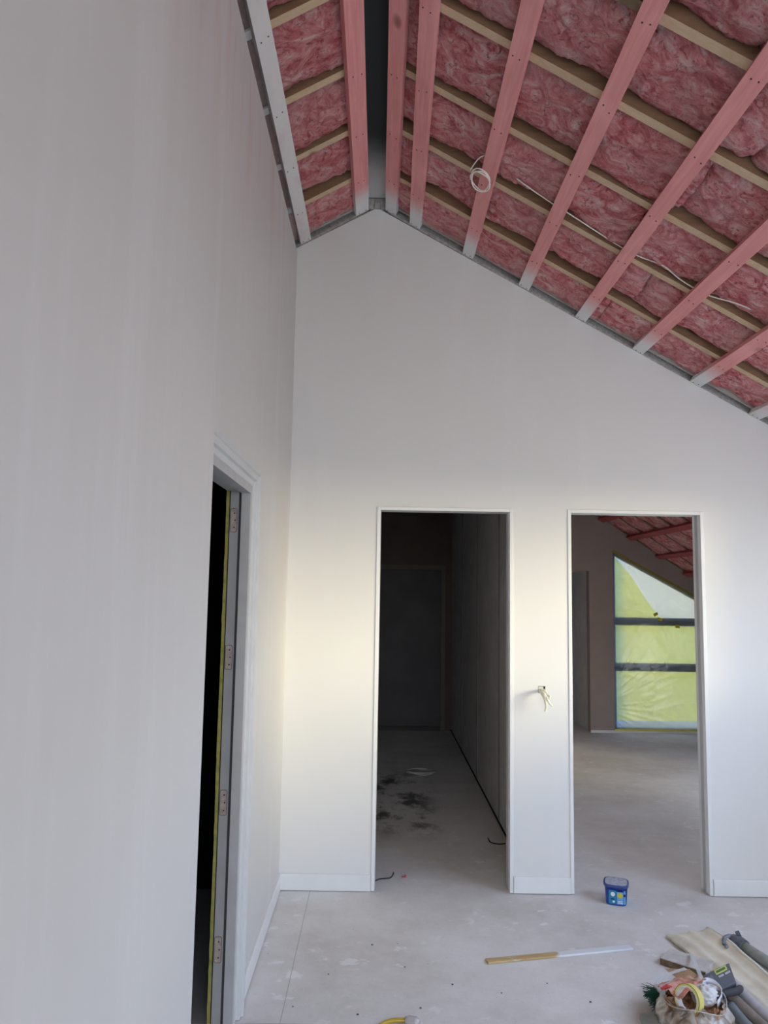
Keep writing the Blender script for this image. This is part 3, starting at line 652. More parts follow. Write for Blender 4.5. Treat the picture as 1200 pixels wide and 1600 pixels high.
# wires poking out of the pier
we2 = empty('outlet_wires', (0.905, D, 1.05)); tag(we2, 'bundle of taped white wires poking from a small square hole in the wall pier', 'wiring')
bm = bmesh.new(); box(bm, 0.884, 0.924, D-0.0010, D+0.0005, 1.050, 1.088); obj('wall_cutout', bm, plain('grey_cutout_rim', (0.30, 0.29, 0.27), 0.8), we2)
bm = bmesh.new(); box(bm, 0.887, 0.921, D-0.0016, D-0.0002, 1.053, 1.084); obj('wall_box', bm, plain('cream_mounting_box', (0.62, 0.60, 0.52), 0.7), we2)
bm = bmesh.new(); box(bm, 0.913, 0.922, D-0.0022, D-0.0008, 1.072, 1.086); obj('box_gap', bm, GAP, we2)
WT = plain('cream_wire_tape', (0.80, 0.77, 0.64), 0.5, 0.3, 0.08, 60)
for s_, e_, r_ in (((0.892, D, 1.062), [(0.890, D-0.05, 1.058), (0.898, D-0.095, 1.035), (0.905, D-0.105, 1.000), (0.902, D-0.10, 0.968)], 0.0070),
                   ((0.903, D, 1.066), [(0.900, D-0.06, 1.062), (0.908, D-0.10, 1.040), (0.922, D-0.11, 1.012), (0.935, D-0.10, 0.998)], 0.0062),
                   ((0.898, D, 1.058), [(0.905, D-0.05, 1.070), (0.915, D-0.09, 1.052), (0.925, D-0.10, 1.045), (0.920, D-0.11, 1.030)], 0.0055)):
    bm = bmesh.new(); P = spline([s_]+e_, 6); tube(bm, P, [r_*(1+0.35*noise.noise(p*90)) for p in P], 8); obj('wire', bm, WT, we2, smooth=True)
bm = bmesh.new(); P = spline([(0.893, D-0.055, 1.060), (0.900, D-0.085, 1.048), (0.906, D-0.100, 1.022)], 8)
tube(bm, P, [0.0125*(1+0.3*noise.noise(p*70)) for p in P], 10); obj('tape_wrap', bm, WT, we2, smooth=True)

# ---------------------------------------------------------------- blue tub
def superloop(bm, a, z, c, rot, n=40, e=4.0):
    out = []
    for q in range(n):
        t = 2*math.pi*q/n; ct, st_ = math.cos(t), math.sin(t)
        x = a*math.copysign(abs(ct)**(2/e), ct); y = a*math.copysign(abs(st_)**(2/e), st_)
        out.append(bm.verts.new((c[0]+x*math.cos(rot)-y*math.sin(rot), c[1]+x*math.sin(rot)+y*math.cos(rot), z)))
    return out
def loft(bm, loops, cap0=True, cap1=True):
    for A, B in zip(loops, loops[1:]):
        n = len(A)
        for i in range(n): bm.faces.new((A[i], A[(i+1) % n], B[(i+1) % n], B[i]))
    if cap0: bm.faces.new(loops[0][::-1])
    if cap1: bm.faces.new(loops[-1])
TC = (1.268, 4.145); TR = math.radians(-18)
tb = empty('plastic_tub', (TC[0], TC[1], 0)); tag(tb, 'small blue plastic tub with printed label on the floor by the right hand opening', 'tub')
BLUE = plain('deep_blue_plastic', (0.022, 0.055, 0.33), 0.35, 0.5)
bm = bmesh.new()
prof_t = [(0.049, 0.0), (0.0515, 0.003), (0.054, 0.04), (0.0575, 0.088), (0.0605, 0.088), (0.0610, 0.094)]
loft(bm, [superloop(bm, a, z, TC, TR) for a, z in prof_t]); obj('tub_body', bm, BLUE, tb, smooth=True)
bm = bmesh.new()
loft(bm, [superloop(bm, a, z, TC, TR) for a, z in ((0.0625, 0.091), (0.0640, 0.093), (0.0640, 0.099), (0.0620, 0.102), (0.056, 0.102))]); obj('lid', bm, plain('dark_lid_rim', (0.045, 0.075, 0.24), 0.4, 0.4), tb, smooth=False)
bm = bmesh.new(); loft(bm, [superloop(bm, a, z, TC, TR) for a, z in ((0.0555, 0.1015), (0.0545, 0.1032), (0.03, 0.1036))])
k = M('dusty_grey_lid', 0.5, 0.3); k.color(k.ramp(k.noise(60, 3), [(0.30, (0.30, 0.33, 0.42)), (0.5, (0.46, 0.49, 0.58)), (0.75, (0.60, 0.62, 0.68))])); obj('lid_panel', bm, k.m, tb)
def lab(u0, u1, z0, z1, m, name, face, out=0.0006, nseg=6, disc=False):
    # patch on the flat side 'face' (angle) of the tapering body
    bm = bmesh.new(); phi = TR+face
    def pt(u, z, o):
        a = 0.0515+(z/0.088)*0.006; aa = a*(1-0.10*min(1, abs(u)/0.05)**4)
        n_ = Vector((math.cos(phi), math.sin(phi), 0)); t_ = Vector((-math.sin(phi), math.cos(phi), 0))
        p = Vector((TC[0], TC[1], z))+n_*(aa+o)+t_*u; return p
    if disc:
        cu, cz, rr = (u0+u1)/2, (z0+z1)/2, (z1-z0)/2
        ring = [bm.verts.new(pt(cu+rr*math.cos(q*math.pi/10), cz+rr*math.sin(q*math.pi/10), out)) for q in range(20)]; bm.faces.new(ring)
    else:
        cols = [[bm.verts.new(pt(u0+(u1-u0)*i/nseg, z, out)) for z in (z0, z1)] for i in range(nseg+1)]
        for i in range(nseg): bm.faces.new((cols[i][0], cols[i+1][0], cols[i+1][1], cols[i][1]))
    return obj(name, bm, m, tb)
TEAL = plain('teal_print', (0.03, 0.25, 0.42), 0.4); LBLUE = plain('sky_blue_print', (0.16, 0.40, 0.75), 0.4); WHITEP = plain('white_print', (0.8, 0.82, 0.85), 0.4); YELP = plain('yellow_print', (0.65, 0.52, 0.04), 0.4); NAVY = plain('navy_print', (0.01, 0.02, 0.12), 0.4)
fa = -math.pi/2      # side facing the camera
lb_ = lab(-0.036, 0.002, 0.008, 0.076, TEAL, 'label', fa)
lab(-0.026, -0.006, 0.046, 0.068, WHITEP, 'label_print', fa, 0.0010, disc=True)
lab(-0.026, -0.008, 0.030, 0.036, NAVY, 'label_print', fa, 0.0010); lab(-0.020, -0.004, 0.014, 0.026, WHITEP, 'label_print', fa, 0.0010, disc=True)
lab(0.004, 0.036, 0.008, 0.070, LBLUE, 'label', fa); lab(0.007, 0.033, 0.040, 0.066, YELP, 'label_print', fa, 0.0010, disc=True)
lab(0.010, 0.030, 0.071, 0.079, NAVY, 'label_print', fa, 0.0010); lab(0.008, 0.032, 0.014, 0.018, WHITEP, 'label_print', fa, 0.0011); lab(0.008, 0.032, 0.022, 0.025, WHITEP, 'label_print', fa, 0.0011)
fb = 0.0
lab(0.038, 0.047, 0.010, 0.078, LBLUE, 'label', fa); lab(0.038, 0.046, 0.048, 0.062, NAVY, 'label_print', fa, 0.0010)
lab(-0.044, 0.040, 0.010, 0.080, LBLUE, 'label', fb); lab(-0.030, 0.020, 0.048, 0.064, NAVY, 'label_print', fb, 0.0010); lab(-0.034, 0.030, 0.036, 0.041, WHITEP, 'label_print', fb, 0.0010); lab(-0.034, 0.030, 0.020, 0.024, WHITEP, 'label_print', fb, 0.0010)

# ---------------------------------------------------------------- half painted timber strip
k = M('half_painted_pine', 0.65, 0.2)
xyz = k.sep(); nz = k.noise(22, 4, 0.6, k.map((0.5, 1, 1)))
gr = k.noise(5, 5, 0.6, k.map((1, 20, 20)))
c1 = k.ramp(gr, [(0.3, (0.46, 0.32, 0.15)), (0.7, (0.62, 0.46, 0.25))])
c1 = k.mix(k.math('MAXIMUM', k.step(k.math('ADD', xyz[0], k.math('MULTIPLY', nz, 0.10)), 0.02, 0.045), k.math('MULTIPLY', k.step(nz, 0.60, 0.68), 0.7)), c1, (0.74, 0.75, 0.80)); k.color(c1)
bm = bmesh.new()
box(bm, -0.347, 0.347, -0.019, 0.019, 0.0, 0.009)
bevel(bm, 0.0015, 1); pl = obj('timber_strip', bm, k.m)
pl.location = (0.835, 3.548, 0.0005); pl.rotation_euler = (0, 0, math.atan2(0.152, 0.681))
tag(pl, 'thin timber strip on the floor, bare at left end and white painted at right', 'timber')

# ---------------------------------------------------------------- small litter
DKW = plain('black_wire_sheath', (0.02, 0.02, 0.022), 0.5)
bm = bmesh.new(); tube(bm, spline([(0.012, 4.378, .004), (0.035, 4.40, .006), (0.065, 4.412, .005), (0.092, 4.418, .006), (0.108, 4.44, .012), (0.113, 4.465, .02)]), 0.0032, 6)
tag(obj('wire_offcut', bm, DKW, smooth=True), 'short black wire offcut on the floor at the foot of the first opening left jamb', 'wire')
bm = bmesh.new(); tube(bm, spline([(0.735, 5.09, .02), (0.745, 5.05, .006), (0.79, 5.02, .005), (0.835, 5.03, .005)]), 0.004, 6)
tag(obj('wire_offcut', bm, DKW, smooth=True), 'dark wire scrap against the right hand wall of the dark hall', 'wire')
bm = bmesh.new(); box(bm, 0.160, 0.178, 4.436, 4.448, 0.0, 0.007); box(bm, 0.174, 0.184, 4.440, 4.450, 0.0, 0.014); bevel(bm, 0.001, 1)
tag(obj('plastic_scrap', bm, plain('red_plastic', (0.42, 0.08, 0.10), 0.5)), 'tiny red plastic scrap on the floor just inside the first opening', 'scrap')
bm = bmesh.new(); tube(bm, [(0.405+0.13*math.cos(q*math.pi/14), 6.93+0.10*math.sin(q*math.pi/14), 0.008+0.006*math.sin(q*0.8)) for q in range(28)], 0.006, 6, closed=True)
tube(bm, [(0.40+0.12*math.cos(q*math.pi/14+1), 6.92+0.09*math.sin(q*math.pi/14+1), 0.018) for q in range(24)], 0.005, 6)
tag(obj('cable_ring', bm, plain('pale_grey_cable', (0.50, 0.47, 0.46), 0.6), smooth=True), 'loop of pale cable lying on the dark hall floor', 'cable')
WHERE = ['near the middle of the floor, farthest back', 'behind the left end of the timber strip', 'left of centre in front of the strip', 'toward the left skirting, in the middle distance', 'in the foreground directly behind the yellow hose', 'just in front of the strip left end', 'in front of the middle of the strip', 'left of the yellow hose end', 'nearest the side door', 'between the strip and the rubbish bag']
for i, (x, y, r_) in enumerate(((0.0, 3.62, .004), (0.14, 3.42, .003), (0.33, 3.28, .004), (-0.18, 3.35, .003), (0.19, 3.10, .004), (0.52, 3.22, .003), (0.72, 3.30, .003), (-0.05, 3.05, .004), (-0.30, 3.10, .003), (0.86, 3.16, .004))):
    bm = bmesh.new(); bmesh.ops.create_icosphere(bm, subdivisions=1, radius=r_)
    for v in bm.verts: v.co = Vector((x, y, r_*0.7))+Vector((v.co.x*1.3, v.co.y, v.co.z*0.7))*(1+0.3*noise.noise(v.co*300))
    tag(obj('floor_crumb', bm, plain('dark_grit', (0.09, 0.08, 0.075), 0.9)), 'dark grit speck '+WHERE[i], 'grit', 'grit specks on the floor')
# yellow hose at the bottom edge
hs = empty('air_hose', (0.1, 2.95, 0)); tag(hs, 'curved yellow hose end with a clear fitting at the bottom edge of the floor', 'hose')
bm = bmesh.new(); tube(bm, spline([(0.00, 2.80, .008), (0.015, 2.90, .008), (0.035, 2.965, .008), (0.075, 2.998, .009), (0.128, 3.000, .010)]), 0.008, 10); obj('hose', bm, plain('golden_yellow_hose', (0.50, 0.33, 0.03), 0.3, 0.5), hs, smooth=True)
CLEAR = plain('cloudy_plastic', (0.50, 0.47, 0.46), 0.25, 0.6)
bm = bmesh.new(); tube(bm, [(0.126, 2.996, .012), (0.140, 2.996, .013), (0.165, 2.985, .014), (0.175, 2.975, .012)], [0.011, 0.015, 0.016, 0.012], 12); obj('hose_fitting', bm, CLEAR, hs, smooth=True)

# ---------------------------------------------------------------- rubbish pile
CANVAS = plain('cream_canvas', (0.74, 0.67, 0.54), 0.8, 0.2, 0.16, 9)
# long folded drop sheet
bm = bmesh.new()
LA = [Vector((1.375, 3.735, 0)), Vector((1.395, 3.60, 0)), Vector((1.425, 3.45, 0)), Vector((1.455, 3.28, 0)), Vector((1.48, 3.12, 0)), Vector((1.50, 2.90, 0)), Vector((1.52, 2.6, 0))]
LB = [Vector((1.60, 3.80, 0)), Vector((1.625, 3.62, 0)), Vector((1.628, 3.50, 0)), Vector((1.645, 3.35, 0)), Vector((1.67, 3.2, 0)), Vector((1.72, 2.95, 0)), Vector((1.76, 2.6, 0))]
SA, SB = spline(LA, 10), spline(LB, 10)
def sheet(u, v):
    i = min(len(SA)-2, int(u*(len(SA)-1))); f_ = u*(len(SA)-1)-i
    a = SA[i].lerp(SA[i+1], f_); b = SB[i].lerp(SB[i+1], f_); p = a.lerp(b, v)
    w_ = v+0.05*noise.noise(Vector((u*5, 0, 3)))
    z = 0.016+0.012*math.exp(-((w_-0.22)/0.10)**2)+0.020*math.exp(-((w_-0.95)/0.09)**2)+0.016*math.exp(-((w_-0.55-0.15*u)/0.10)**2)+0.008*noise.noise(Vector((p.x*9, p.y*6, 0)))
    if u < 0.05: z *= 0.55+9*u
    return Vector((p.x, p.y+0.012*noise.noise(Vector((v*6, 0, 0))), max(0.012, z)))
shell(bm, sheet, 70, 36, (0, 0, 0.011))
ds_ = obj('drop_sheet', bm, CANVAS, smooth=True); tag(ds_, 'long folded cream canvas drop sheet on the floor behind the rubbish', 'drop sheet')
# rolled hem on it
bm = bmesh.new(); tube(bm, [Vector(p)+Vector((0, 0, 0.0)) for p in [sheet(q/40, 0.97)+Vector((0, 0, 0.002)) for q in range(41)]], 0.006, 8); obj('hem', bm, plain('pale_hem', (0.78, 0.75, 0.68), 0.8), ds_, smooth=True)
# dusty board offcut
bo = obj('board_offcut', (lambda b: (box(b, -0.095, 0.095, -0.06, 0.06, 0, 0.030), bevel(b, 0.0015, 1), b)[2])(bmesh.new()), plain('dusty_board_face', (0.60, 0.56, 0.53), 0.85, 0.1, 0.18, 18))
bo.location = (1.362, 3.46, 0.0); bo.rotation_euler = (0, 0, math.radians(-40)); tag(bo, 'brown-edged offcut of board covered in white dust beside the cream sheet', 'board')
bm = bmesh.new(); box(bm, -0.096, 0.094, -0.0612, -0.0600, 0.001, 0.026)
e_ = obj('board_edge', bm, plain('brown_board_edge', (0.24, 0.17, 0.10), 0.85, 0.1, 0.3, 60)); e_.parent = bo
# grey tool case
cs = empty('tool_case', (1.375, 3.20, 0.03)); tag(cs, 'dark grey moulded case with a yellow-green label leaning on the rubbish', 'case')
def case_pt(u, v, h):    # quad corners of the upper face
    q = [Vector((1.272, 3.168, 0.088)), Vector((1.468, 3.292, 0.098)), Vector((1.428, 3.142, 0.092)), Vector((1.276, 3.045, 0.086))]
    p = q[0]*(1-u)*(1-v)+q[1]*u*(1-v)+q[2]*u*v+q[3]*(1-u)*v
    return p+Vector((-0.15, -0.35, 0.92))*h
bm = bmesh.new()
def slab(bm, u0, u1, v0, v1, h0, h1):
    A = [bm.verts.new(case_pt(u, v, h0)) for u, v in ((u0, v0), (u1, v0), (u1, v1), (u0, v1))]; B = [bm.verts.new(case_pt(u, v, h1)) for u, v in ((u0, v0), (u1, v0), (u1, v1), (u0, v1))]
    bm.faces.new(A[::-1]); bm.faces.new(B)
    for i in range(4): bm.faces.new((A[i], A[(i+1) % 4], B[(i+1) % 4], B[i]))
CASE = plain('dark_grey_plastic', (0.115, 0.12, 0.145), 0.5, 0.4, 0.12, 20)
slab(bm, 0, 1, 0, 1, -0.055, 0.0); bevel(bm, 0.006, 2); obj('case_body', bm, CASE, cs)
bm = bmesh.new(); slab(bm, 0.10, 0.42, 0.22, 0.70, 0.0, 0.006); bevel(bm, 0.002, 2); obj('raised_panel', bm, plain('mid_grey_plastic', (0.16, 0.175, 0.21), 0.45), cs)
bm = bmesh.new(); slab(bm, 0.54, 0.88, 0.06, 0.30, 0.0, 0.0012); l_ = obj('label', bm, plain('yellow_green_label', (0.58, 0.60, 0.16), 0.5), cs)
bm = bmesh.new(); slab(bm, 0.57, 0.84, 0.12, 0.23, 0.0012, 0.0018); obj('label_print', bm, plain('dark_green_print', (0.08, 0.18, 0.05), 0.5), l_)
for q in range(9):
    if q == 4: continue
    bm = bmesh.new(); slab(bm, 0.58+q*0.04, 0.605+q*0.04, 0.37+0.01*(q % 2), 0.47, 0.0, 0.001); obj('white_lettering', bm, plain('white_lettering', (0.72, 0.74, 0.78), 0.5), cs)
# rounded black grip below it
bm = bmesh.new(); tube(bm, spline([(1.30, 3.09, .075), (1.35, 3.07, .085), (1.41, 3.10, .080), (1.45, 3.16, .060), (1.462, 3.19, .04)]), [0.013]*33, 12); obj('grip', bm, plain('black_rubber_grip', (0.05, 0.05, 0.06), 0.6), cs, smooth=True)
# grey clamp and pole
GPOLE = plain('dusty_grey_pole', (0.32, 0.33, 0.30), 0.55, 0.3, 0.15, 30)
ps = empty('sanding_pole', (1.66, 3.5, 0)); tag(ps, 'dusty grey-green pole with a dark swivel clamp head lying behind the cream sheet', 'pole')
bm = bmesh.new(); tube(bm, [(1.668, 3.60, .028), (1.690, 3.52, .027), (1.735, 3.36, .026), (1.90, 2.78, .026)], 0.0235, 16); obj('pole', bm, GPOLE, ps, smooth=True)
CL = plain('dark_blue_grey_clamp', (0.12, 0.135, 0.16), 0.5, 0.4, 0.3, 30)
bm = bmesh.new(); tube(bm, [(1.652, 3.655, .030), (1.663, 3.615, .030), (1.672, 3.585, .030)], [0.026, 0.032, 0.029], 12); obj('clamp_collar', bm, CL, ps)
bm = bmesh.new()
for a in ((0, 0.0), (0.0, 0.022)):
    tube(bm, spline([(1.660, 3.64-a[1], .045-a[1]), (1.635, 3.655-a[1]*1.5, .045-a[1]), (1.605, 3.640-a[1]*1.5, .040-a[1]), (1.590, 3.61-a[1], .03)]), 0.010, 8)
obj('clamp_arm', bm, plain('steel_arm', (0.20, 0.215, 0.25), 0.4, 0.5), ps, smooth=True)
bm = bmesh.new(); tube(bm, [(1.667, 3.655, .052), (1.682, 3.650, .060)], 0.014, 10); obj('clamp_knob', bm, CL, ps)
# pale hose, brown tube and grey tube beside the bag
def pipe(name, pts, r, m, label, cat):
    bm = bmesh.new(); tube(bm, spline(pts, 6), r, 14); tag(obj(name, bm, m, smooth=True), label, cat, 'tubes beside the rubbish bag')
pipe('roller_sleeve', [(1.440, 3.235, .055), (1.455, 3.15, .040), (1.475, 3.04, .030), (1.49, 2.90, .028), (1.51, 2.72, .028)], 0.024, plain('pale_lilac_grey_sleeve', (0.46, 0.44, 0.46), 0.6, 0.3, 0.15, 20), 'pale lilac-grey tube between the grey case and the cream sheet', 'tube')
pipe('cardboard_tube', [(1.395, 3.12, .050), (1.42, 3.04, .035), (1.445, 2.93, .024), (1.47, 2.75, .024)], 0.021, plain('brown_grey_cardboard', (0.27, 0.22, 0.19), 0.75, 0.2, 0.15, 20), 'brown-grey tube in the middle of the three tubes by the bag', 'tube')
pipe('plastic_pipe', [(1.375, 3.08, .035), (1.385, 2.99, .022), (1.40, 2.88, .022), (1.42, 2.72, .022)], 0.019, plain('slate_grey_pipe', (0.20, 0.235, 0.25), 0.45, 0.4, 0.1, 20), 'slate grey pipe nearest the rubbish bag, lowest of the three tubes', 'pipe')
# rubbish bag: crumpled translucent wall round a heap of scraps
BC = Vector((1.200, 2.985, 0)); AX, AY = 0.125, 0.125
bagm = bpy.data.materials.new('crumpled_clear_bag'); bagm.use_nodes = True; nt = bagm.node_tree; N = nt.nodes.new; L = nt.links.new
b_ = nt.nodes['Principled BSDF']; b_.inputs['Roughness'].default_value = 0.3; b_.inputs['Specular IOR Level'].default_value = 0.6
tcn = N('ShaderNodeTexCoord'); nz = N('ShaderNodeTexNoise'); nz.inputs['Scale'].default_value = 17; nz.inputs['Detail'].default_value = 6; nz.inputs['Distortion'].default_value = 1.0; L(tcn.outputs['Object'], nz.inputs['Vector'])
rp = N('ShaderNodeValToRGB'); rp.color_ramp.elements[0].position = 0.33; rp.color_ramp.elements[0].color = (0.12, 0.08, 0.055, 1); rp.color_ramp.elements[1].position = 0.66; rp.color_ramp.elements[1].color = (0.62, 0.58, 0.55, 1)
e1 = rp.color_ramp.elements.new(0.48); e1.color = (0.34, 0.28, 0.22, 1); L(nz.outputs[0], rp.inputs[0]); L(rp.outputs[0], b_.inputs['Base Color'])
bp = N('ShaderNodeBump'); bp.inputs['Strength'].default_value = 1.0; bp.inputs['Distance'].default_value = 0.01; L(nz.outputs[0], bp.inputs['Height']); L(bp.outputs[0], b_.inputs['Normal'])
rb = empty('rubbish_bag', BC); tag(rb, 'open crumpled clear plastic bag full of brown and orange scraps on the floor', 'bag')
bm = bmesh.new(); n, m = 72, 22; G = []
for j in range(m+1):
    t = j/m; row = []
    for i in range(n):
        an = 2*math.pi*i/n
        rad = 0.88+0.22*math.sin(math.pi*min(1, t*1.1))**0.8-0.12*t
        d = noise.noise(Vector((math.cos(an)*2.2, math.sin(an)*2.2, t*2)))*0.12+(1-abs(noise.noise(Vector((math.cos(an)*5, math.sin(an)*5, t*4))))*2)*0.05
        r_ = rad+d
        z = 0.004+0.105*t+0.018*noise.noise(Vector((math.cos(an)*3, math.sin(an)*3, 7)))*t+0.010*math.sin(an*3+1)*t
        row.append(bm.verts.new(BC+Vector((math.cos(an)*AX*r_, math.sin(an)*AY*r_, z))))
    G.append(row)
for j in range(m):
    for i in range(n): bm.faces.new((G[j][i], G[j][(i+1) % n], G[j+1][(i+1) % n], G[j+1][i]))
bm.faces.new(G[0][::-1])
bo_ = obj('bag_wall', bm, bagm, rb, smooth=True, recalc=True)
bm = bmesh.new(); rim = [Vector(BC)+Vector((math.cos(a)*AX*0.90*(1+0.05*math.sin(3*a)), math.sin(a)*AY*0.90, 0.108+0.010*math.sin(a*3+1))) for a in [2*math.pi*q/60 for q in range(60)]]
tube(bm, rim, 0.0018, 6, closed=True); obj('bag_rim', bm, plain('pale_bag_rim', (0.50, 0.47, 0.46), 0.35, 0.5), rb, smooth=True)
bm = bmesh.new(); G = []      # heap of scraps inside
for i in range(41):
    row = []
    for j in range(41):
        u, v = i/20-1, j/20-1; r_ = math.hypot(u, v)
        k_ = 1.0 if r_ < 1e-6 else max(abs(u), abs(v))/r_
        x, y = u*k_*0.108, v*k_*0.108; P = Vector((x*22, y*22, 0))
        row.append(bm.verts.new(BC+Vector((x, y, 0.080+0.030*noise.noise(P)+0.016*(1-2*abs(noise.noise(P*2.3)))))))
    G.append(row)
for i in range(40):
    for j in range(40): bm.faces.new((G[i][j], G[i+1][j], G[i+1][j+1], G[i][j+1]))
k = M('mixed_brown_scraps', 0.8, 0.2)
k.color(k.ramp(k.noise(20, 5, 0.7), [(0.32, (0.10, 0.05, 0.04)), (0.45, (0.34, 0.16, 0.08)), (0.56, (0.50, 0.30, 0.18)), (0.68, (0.60, 0.48, 0.36))]))
sc = obj('scraps', bm, k.m, rb); sc['kind'] = 'stuff'
bm = bmesh.new(); pts = spline([(1.250, 3.045, .118), (1.275, 3.075, .128), (1.305, 3.070, .126), (1.318, 3.030, .118), (1.300, 2.985, .112), (1.270, 2.950, .108)], 8)
A = [bm.verts.new(p+Vector((0, 0, 0.010))) for p in pts]; B = [bm.verts.new(p-Vector((0, 0, 0.014))) for p in pts]
for i in range(len(pts)-1): bm.faces.new((A[i], A[i+1], B[i+1], B[i]))
o = obj('handle_strap', bm, plain('white_strap', (0.74, 0.74, 0.80), 0.5), rb, smooth=True); md = o.modifiers.new('t', 'SOLIDIFY'); md.thickness = 0.003
# orange netting sheet
k = M('orange_paper', 0.6, 0.3); k.color(k.ramp(k.noise(14, 4, 0.6), [(0.35, (0.55, 0.20, 0.12)), (0.5, (0.68, 0.33, 0.24)), (0.7, (0.70, 0.55, 0.48))])); ORG = k.m
bm = bmesh.new()
def org(u, v):
    a = Vector((1.078, 3.045, 0.122)).lerp(Vector((1.235, 3.185, 0.088)), u); b = Vector((1.125, 2.93, 0.130)).lerp(Vector((1.270, 3.045, 0.142)), u)
    p = a.lerp(b, v); p.z += 0.016*noise.noise(Vector((u*5, v*5, 1)))+0.006*(1-2*abs(noise.noise(Vector((u*9, v*9, 3))))); return p
shell(bm, org, 24, 18, (0, 0, 0.0015)); tag(obj('orange_wrapper', bm, ORG, smooth=True), 'orange printed wrapper spread over the rubbish bag behind the tape roll', 'wrapper')
bm = bmesh.new()     # perforated sanding mesh
G = {}
e0, e1_, e2_ = Vector((1.193, 3.262, 0.082)), Vector((0.090, -0.020, 0.008)), Vector((0.000, -0.150, 0.030))
nx_, ny_ = 12, 13
for i in range(nx_+1): tube(bm, [e0+e1_*(i/nx_), e0+e1_*(i/nx_)+e2_], 0.0016, 4)
for j in range(ny_+1): tube(bm, [e0+e2_*(j/ny_), e0+e2_*(j/ny_)+e1_], 0.0016, 4)
tag(obj('sanding_mesh', bm, plain('tan_abrasive_mesh', (0.62, 0.42, 0.27), 0.7)), 'tan perforated sanding mesh sheet sticking out behind the orange wrapper', 'mesh')
# roll of masking tape
tr_ = empty('tape_roll', (1.158, 2.935, 0.128)); tag(tr_, 'roll of yellow masking tape standing on the rubbish bag', 'tape')
tr_.rotation_euler = (math.radians(-14), math.radians(4), math.radians(-56))
def ringm(r0, r1, w, n=48):
    bm = bmesh.new(); R_ = []
    for q in range(n):
        a = 2*math.pi*q/n; R_.append([bm.verts.new((math.cos(a)*r, y, math.sin(a)*r)) for r, y in ((r0, -w/2), (r1, -w/2), (r1, w/2), (r0, w/2))])
    for q in range(n):
        A, B = R_[q], R_[(q+1) % n]
        for s_ in range(4): bm.faces.new((A[s_], A[(s_+1) % 4], B[(s_+1) % 4], B[s_]))
    return bm
def loc_obj(name, bm, m, par, smooth=False):
    o = obj(name, bm, m, None, smooth); o.parent = par; return o
loc_obj('tape', ringm(0.0425, 0.0505, 0.030), plain('lemon_masking_tape', (0.66, 0.58, 0.18), 0.5), tr_)
loc_obj('tape_edge', ringm(0.0492, 0.0509, 0.0302), plain('dark_tape_edge', (0.10, 0.07, 0.05), 0.6), tr_)
loc_obj('tape', ringm(0.0500, 0.0515, 0.0288), plain('lemon_tape_face', (0.66, 0.58, 0.18), 0.5), tr_)
loc_obj('cardboard_core', ringm(0.0400, 0.0430, 0.0300), plain('white_card_core', (0.72, 0.70, 0.70), 0.7), tr_)
# crumpled white cloth
bm = bmesh.new(); bmesh.ops.create_icosphere(bm, subdivisions=5, radius=1)
for v in bm.verts:
    p = v.co.copy(); d = 1+0.30*(1-2*abs(noise.noise(p*1.9+Vector((4, 4, 4)))))*0.6+0.18*noise.noise(p*3.6)
    v.co = Vector((1.236, 2.985, 0.120))+Vector((p.x*0.042, p.y*0.036, p.z*0.030))*d
k = M('white_rag', 0.6, 0.3); k.color(k.ramp(k.noise(26, 4), [(0.35, (0.45, 0.40, 0.30)), (0.55, (0.66, 0.66, 0.70)), (0.75, (0.75, 0.76, 0.80))]))
tag(obj('crumpled_rag', bm, k.m, smooth=True), 'crumpled white plastic rag on the rubbish just right of the tape roll', 'rag')
bm = bmesh.new(); bmesh.ops.create_icosphere(bm, subdivisions=4, radius=1)
for v in bm.verts:
    p = v.co.copy(); d = 1+0.25*(1-2*abs(noise.noise(p*2.3+Vector((8, 1, 4)))))
    v.co = Vector((1.292, 3.052, 0.108))+Vector((p.x*0.030, p.y*0.020, p.z*0.014))*d
tag(obj('plaster_scrap', bm, k.m, smooth=True), 'small pale plaster scrap wedged between the rag and the grey case', 'scrap')
# red packaging, clear strips
bm = bmesh.new(); tube(bm, [(1.085, 3.01, .128), (1.108, 3.018, .130), (1.130, 3.03, .126)], [0.004, 0.010, 0.003], 6); tag(obj('red_tag', bm, plain('red_plastic_tag', (0.45, 0.05, 0.05), 0.4)), 'small red plastic tag on top of the orange wrapper', 'scrap')
fs = bpy.data.materials.new('frosted_strip'); fs.use_nodes = True; nt = fs.node_tree
b_ = nt.nodes['Principled BSDF']; b_.inputs['Base Color'].default_value = (0.75, 0.76, 0.80, 1); b_.inputs['Alpha'].default_value = 0.55; b_.inputs['Roughness'].default_value = 0.3
def strip(pts, w, label, side):
    bm = bmesh.new(); P = spline(pts, 6); sv = Vector(side).normalized()*w
    A = [bm.verts.new(p-sv) for p in P]; B = [bm.verts.new(p+sv) for p in P]; A2 = [bm.verts.new(p-sv-Vector((0, 0, .0012))) for p in P]; B2 = [bm.verts.new(p+sv-Vector((0, 0, .0012))) for p in P]
    for i in range(len(P)-1):
        bm.faces.new((A[i], A[i+1], B[i+1], B[i])); bm.faces.new((A2[i], B2[i], B2[i+1], A2[i+1])); bm.faces.new((A[i], A2[i], A2[i+1], A[i+1])); bm.faces.new((B[i], B[i+1], B2[i+1], B2[i]))
    tag(obj('plastic_strip', bm, fs), label, 'strip')
strip([(1.395, 3.50, .036), (1.335, 3.30, .080), (1.285, 3.14, .118), (1.265, 3.05, .125)], 0.008, 'frosted plastic strip running up from the board offcut to the rubbish bag', (1, -0.4, 0))
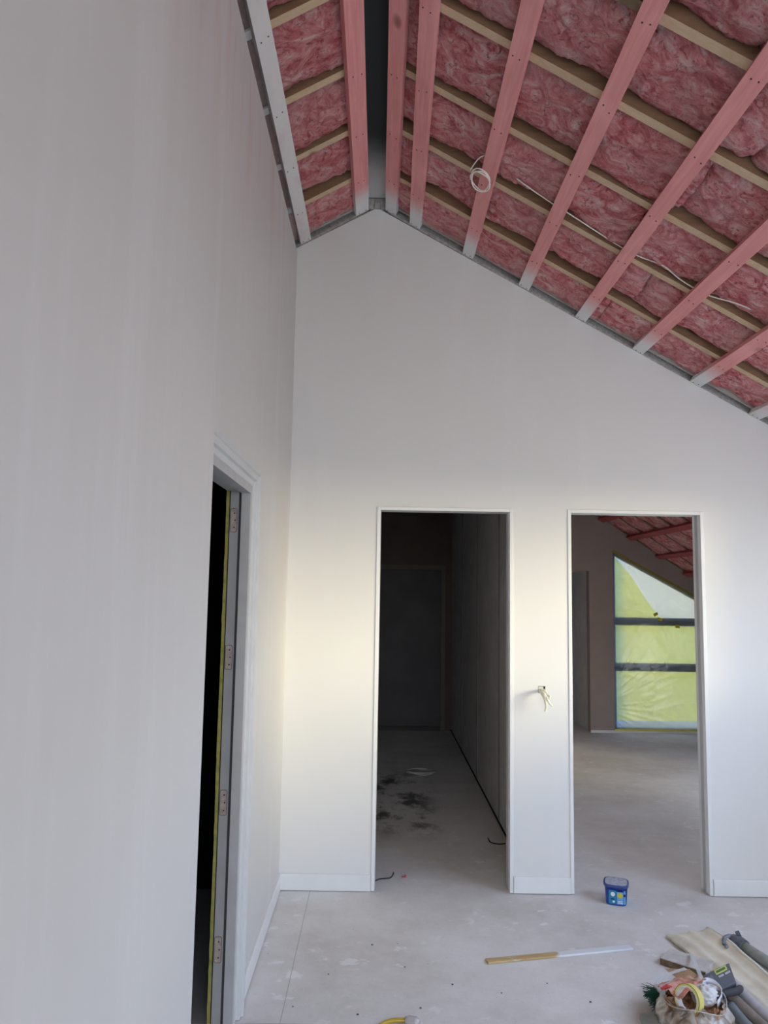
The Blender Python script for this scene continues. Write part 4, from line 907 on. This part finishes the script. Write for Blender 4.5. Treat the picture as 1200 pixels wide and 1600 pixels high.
strip([(1.068, 3.055, .128), (1.13, 3.11, .128), (1.21, 3.18, .112), (1.26, 3.22, .105)], 0.008, 'frosted plastic strip lying across the back edge of the orange wrapper', (0.5, -1, 0))
# green brush
br_ = empty('hand_brush', (1.10, 3.13, 0)); tag(br_, 'dark green bristled brush head poking out left of the rubbish bag', 'brush')
bm = bmesh.new()
for q in range(260):
    b0 = Vector((1.120+random.uniform(-.012, .012), 3.115+random.uniform(-.055, .05), 0.050+random.uniform(-.012, .014)))
    d = Vector((-0.038, 0.010, -0.004)) + Vector((random.uniform(-.012, .012), random.uniform(-.022, .022), random.uniform(-.026, .016)))
    tube(bm, [b0, b0+d], [0.0016, 0.0008], 3)
o = obj('bristles', bm, plain('dark_green_bristle', (0.01, 0.075, 0.045), 0.6), br_); o['kind'] = 'stuff'
bm = bmesh.new(); box(bm, 1.112, 1.135, 3.055, 3.170, 0.034, 0.068); bevel(bm, 0.004, 2); obj('brush_back', bm, plain('white_brush_block', (0.62, 0.58, 0.58), 0.6), br_)
# grey slab at the bottom edge
bm = bmesh.new(); prism(bm, [(1.012, 3.045), (1.095, 3.075), (1.16, 2.95), (1.14, 2.78), (1.00, 2.78)], 'z', 0.0, 0.022); bevel(bm, 0.002, 1)
tag(obj('concrete_offcut', bm, plain('green_grey_offcut', (0.34, 0.36, 0.32), 0.85, 0.1, 0.15, 18)), 'flat green-grey offcut on the floor under the front of the rubbish bag', 'offcut')
# paint splashes at the door foot
for wh, pts in zip(('middle', 'right hand', 'short left hand'), ([(-0.545, 2.97), (-0.552, 2.93), (-0.566, 2.88), (-0.573, 2.84)], [(-0.530, 2.965), (-0.537, 2.93), (-0.547, 2.885), (-0.552, 2.85)], [(-0.555, 2.955), (-0.575, 2.93), (-0.592, 2.905)])):
    bm = bmesh.new(); P = spline([(x, y, 0.001) for x, y in pts], 6); tube(bm, P, [0.0022*(1+0.8*noise.noise(p*120)) for p in P], 6)
    tag(obj('paint_drip', bm, PAINTW), wh+' streak of dried white paint on the floor at the side door foot', 'paint', 'paint drips at the side door')
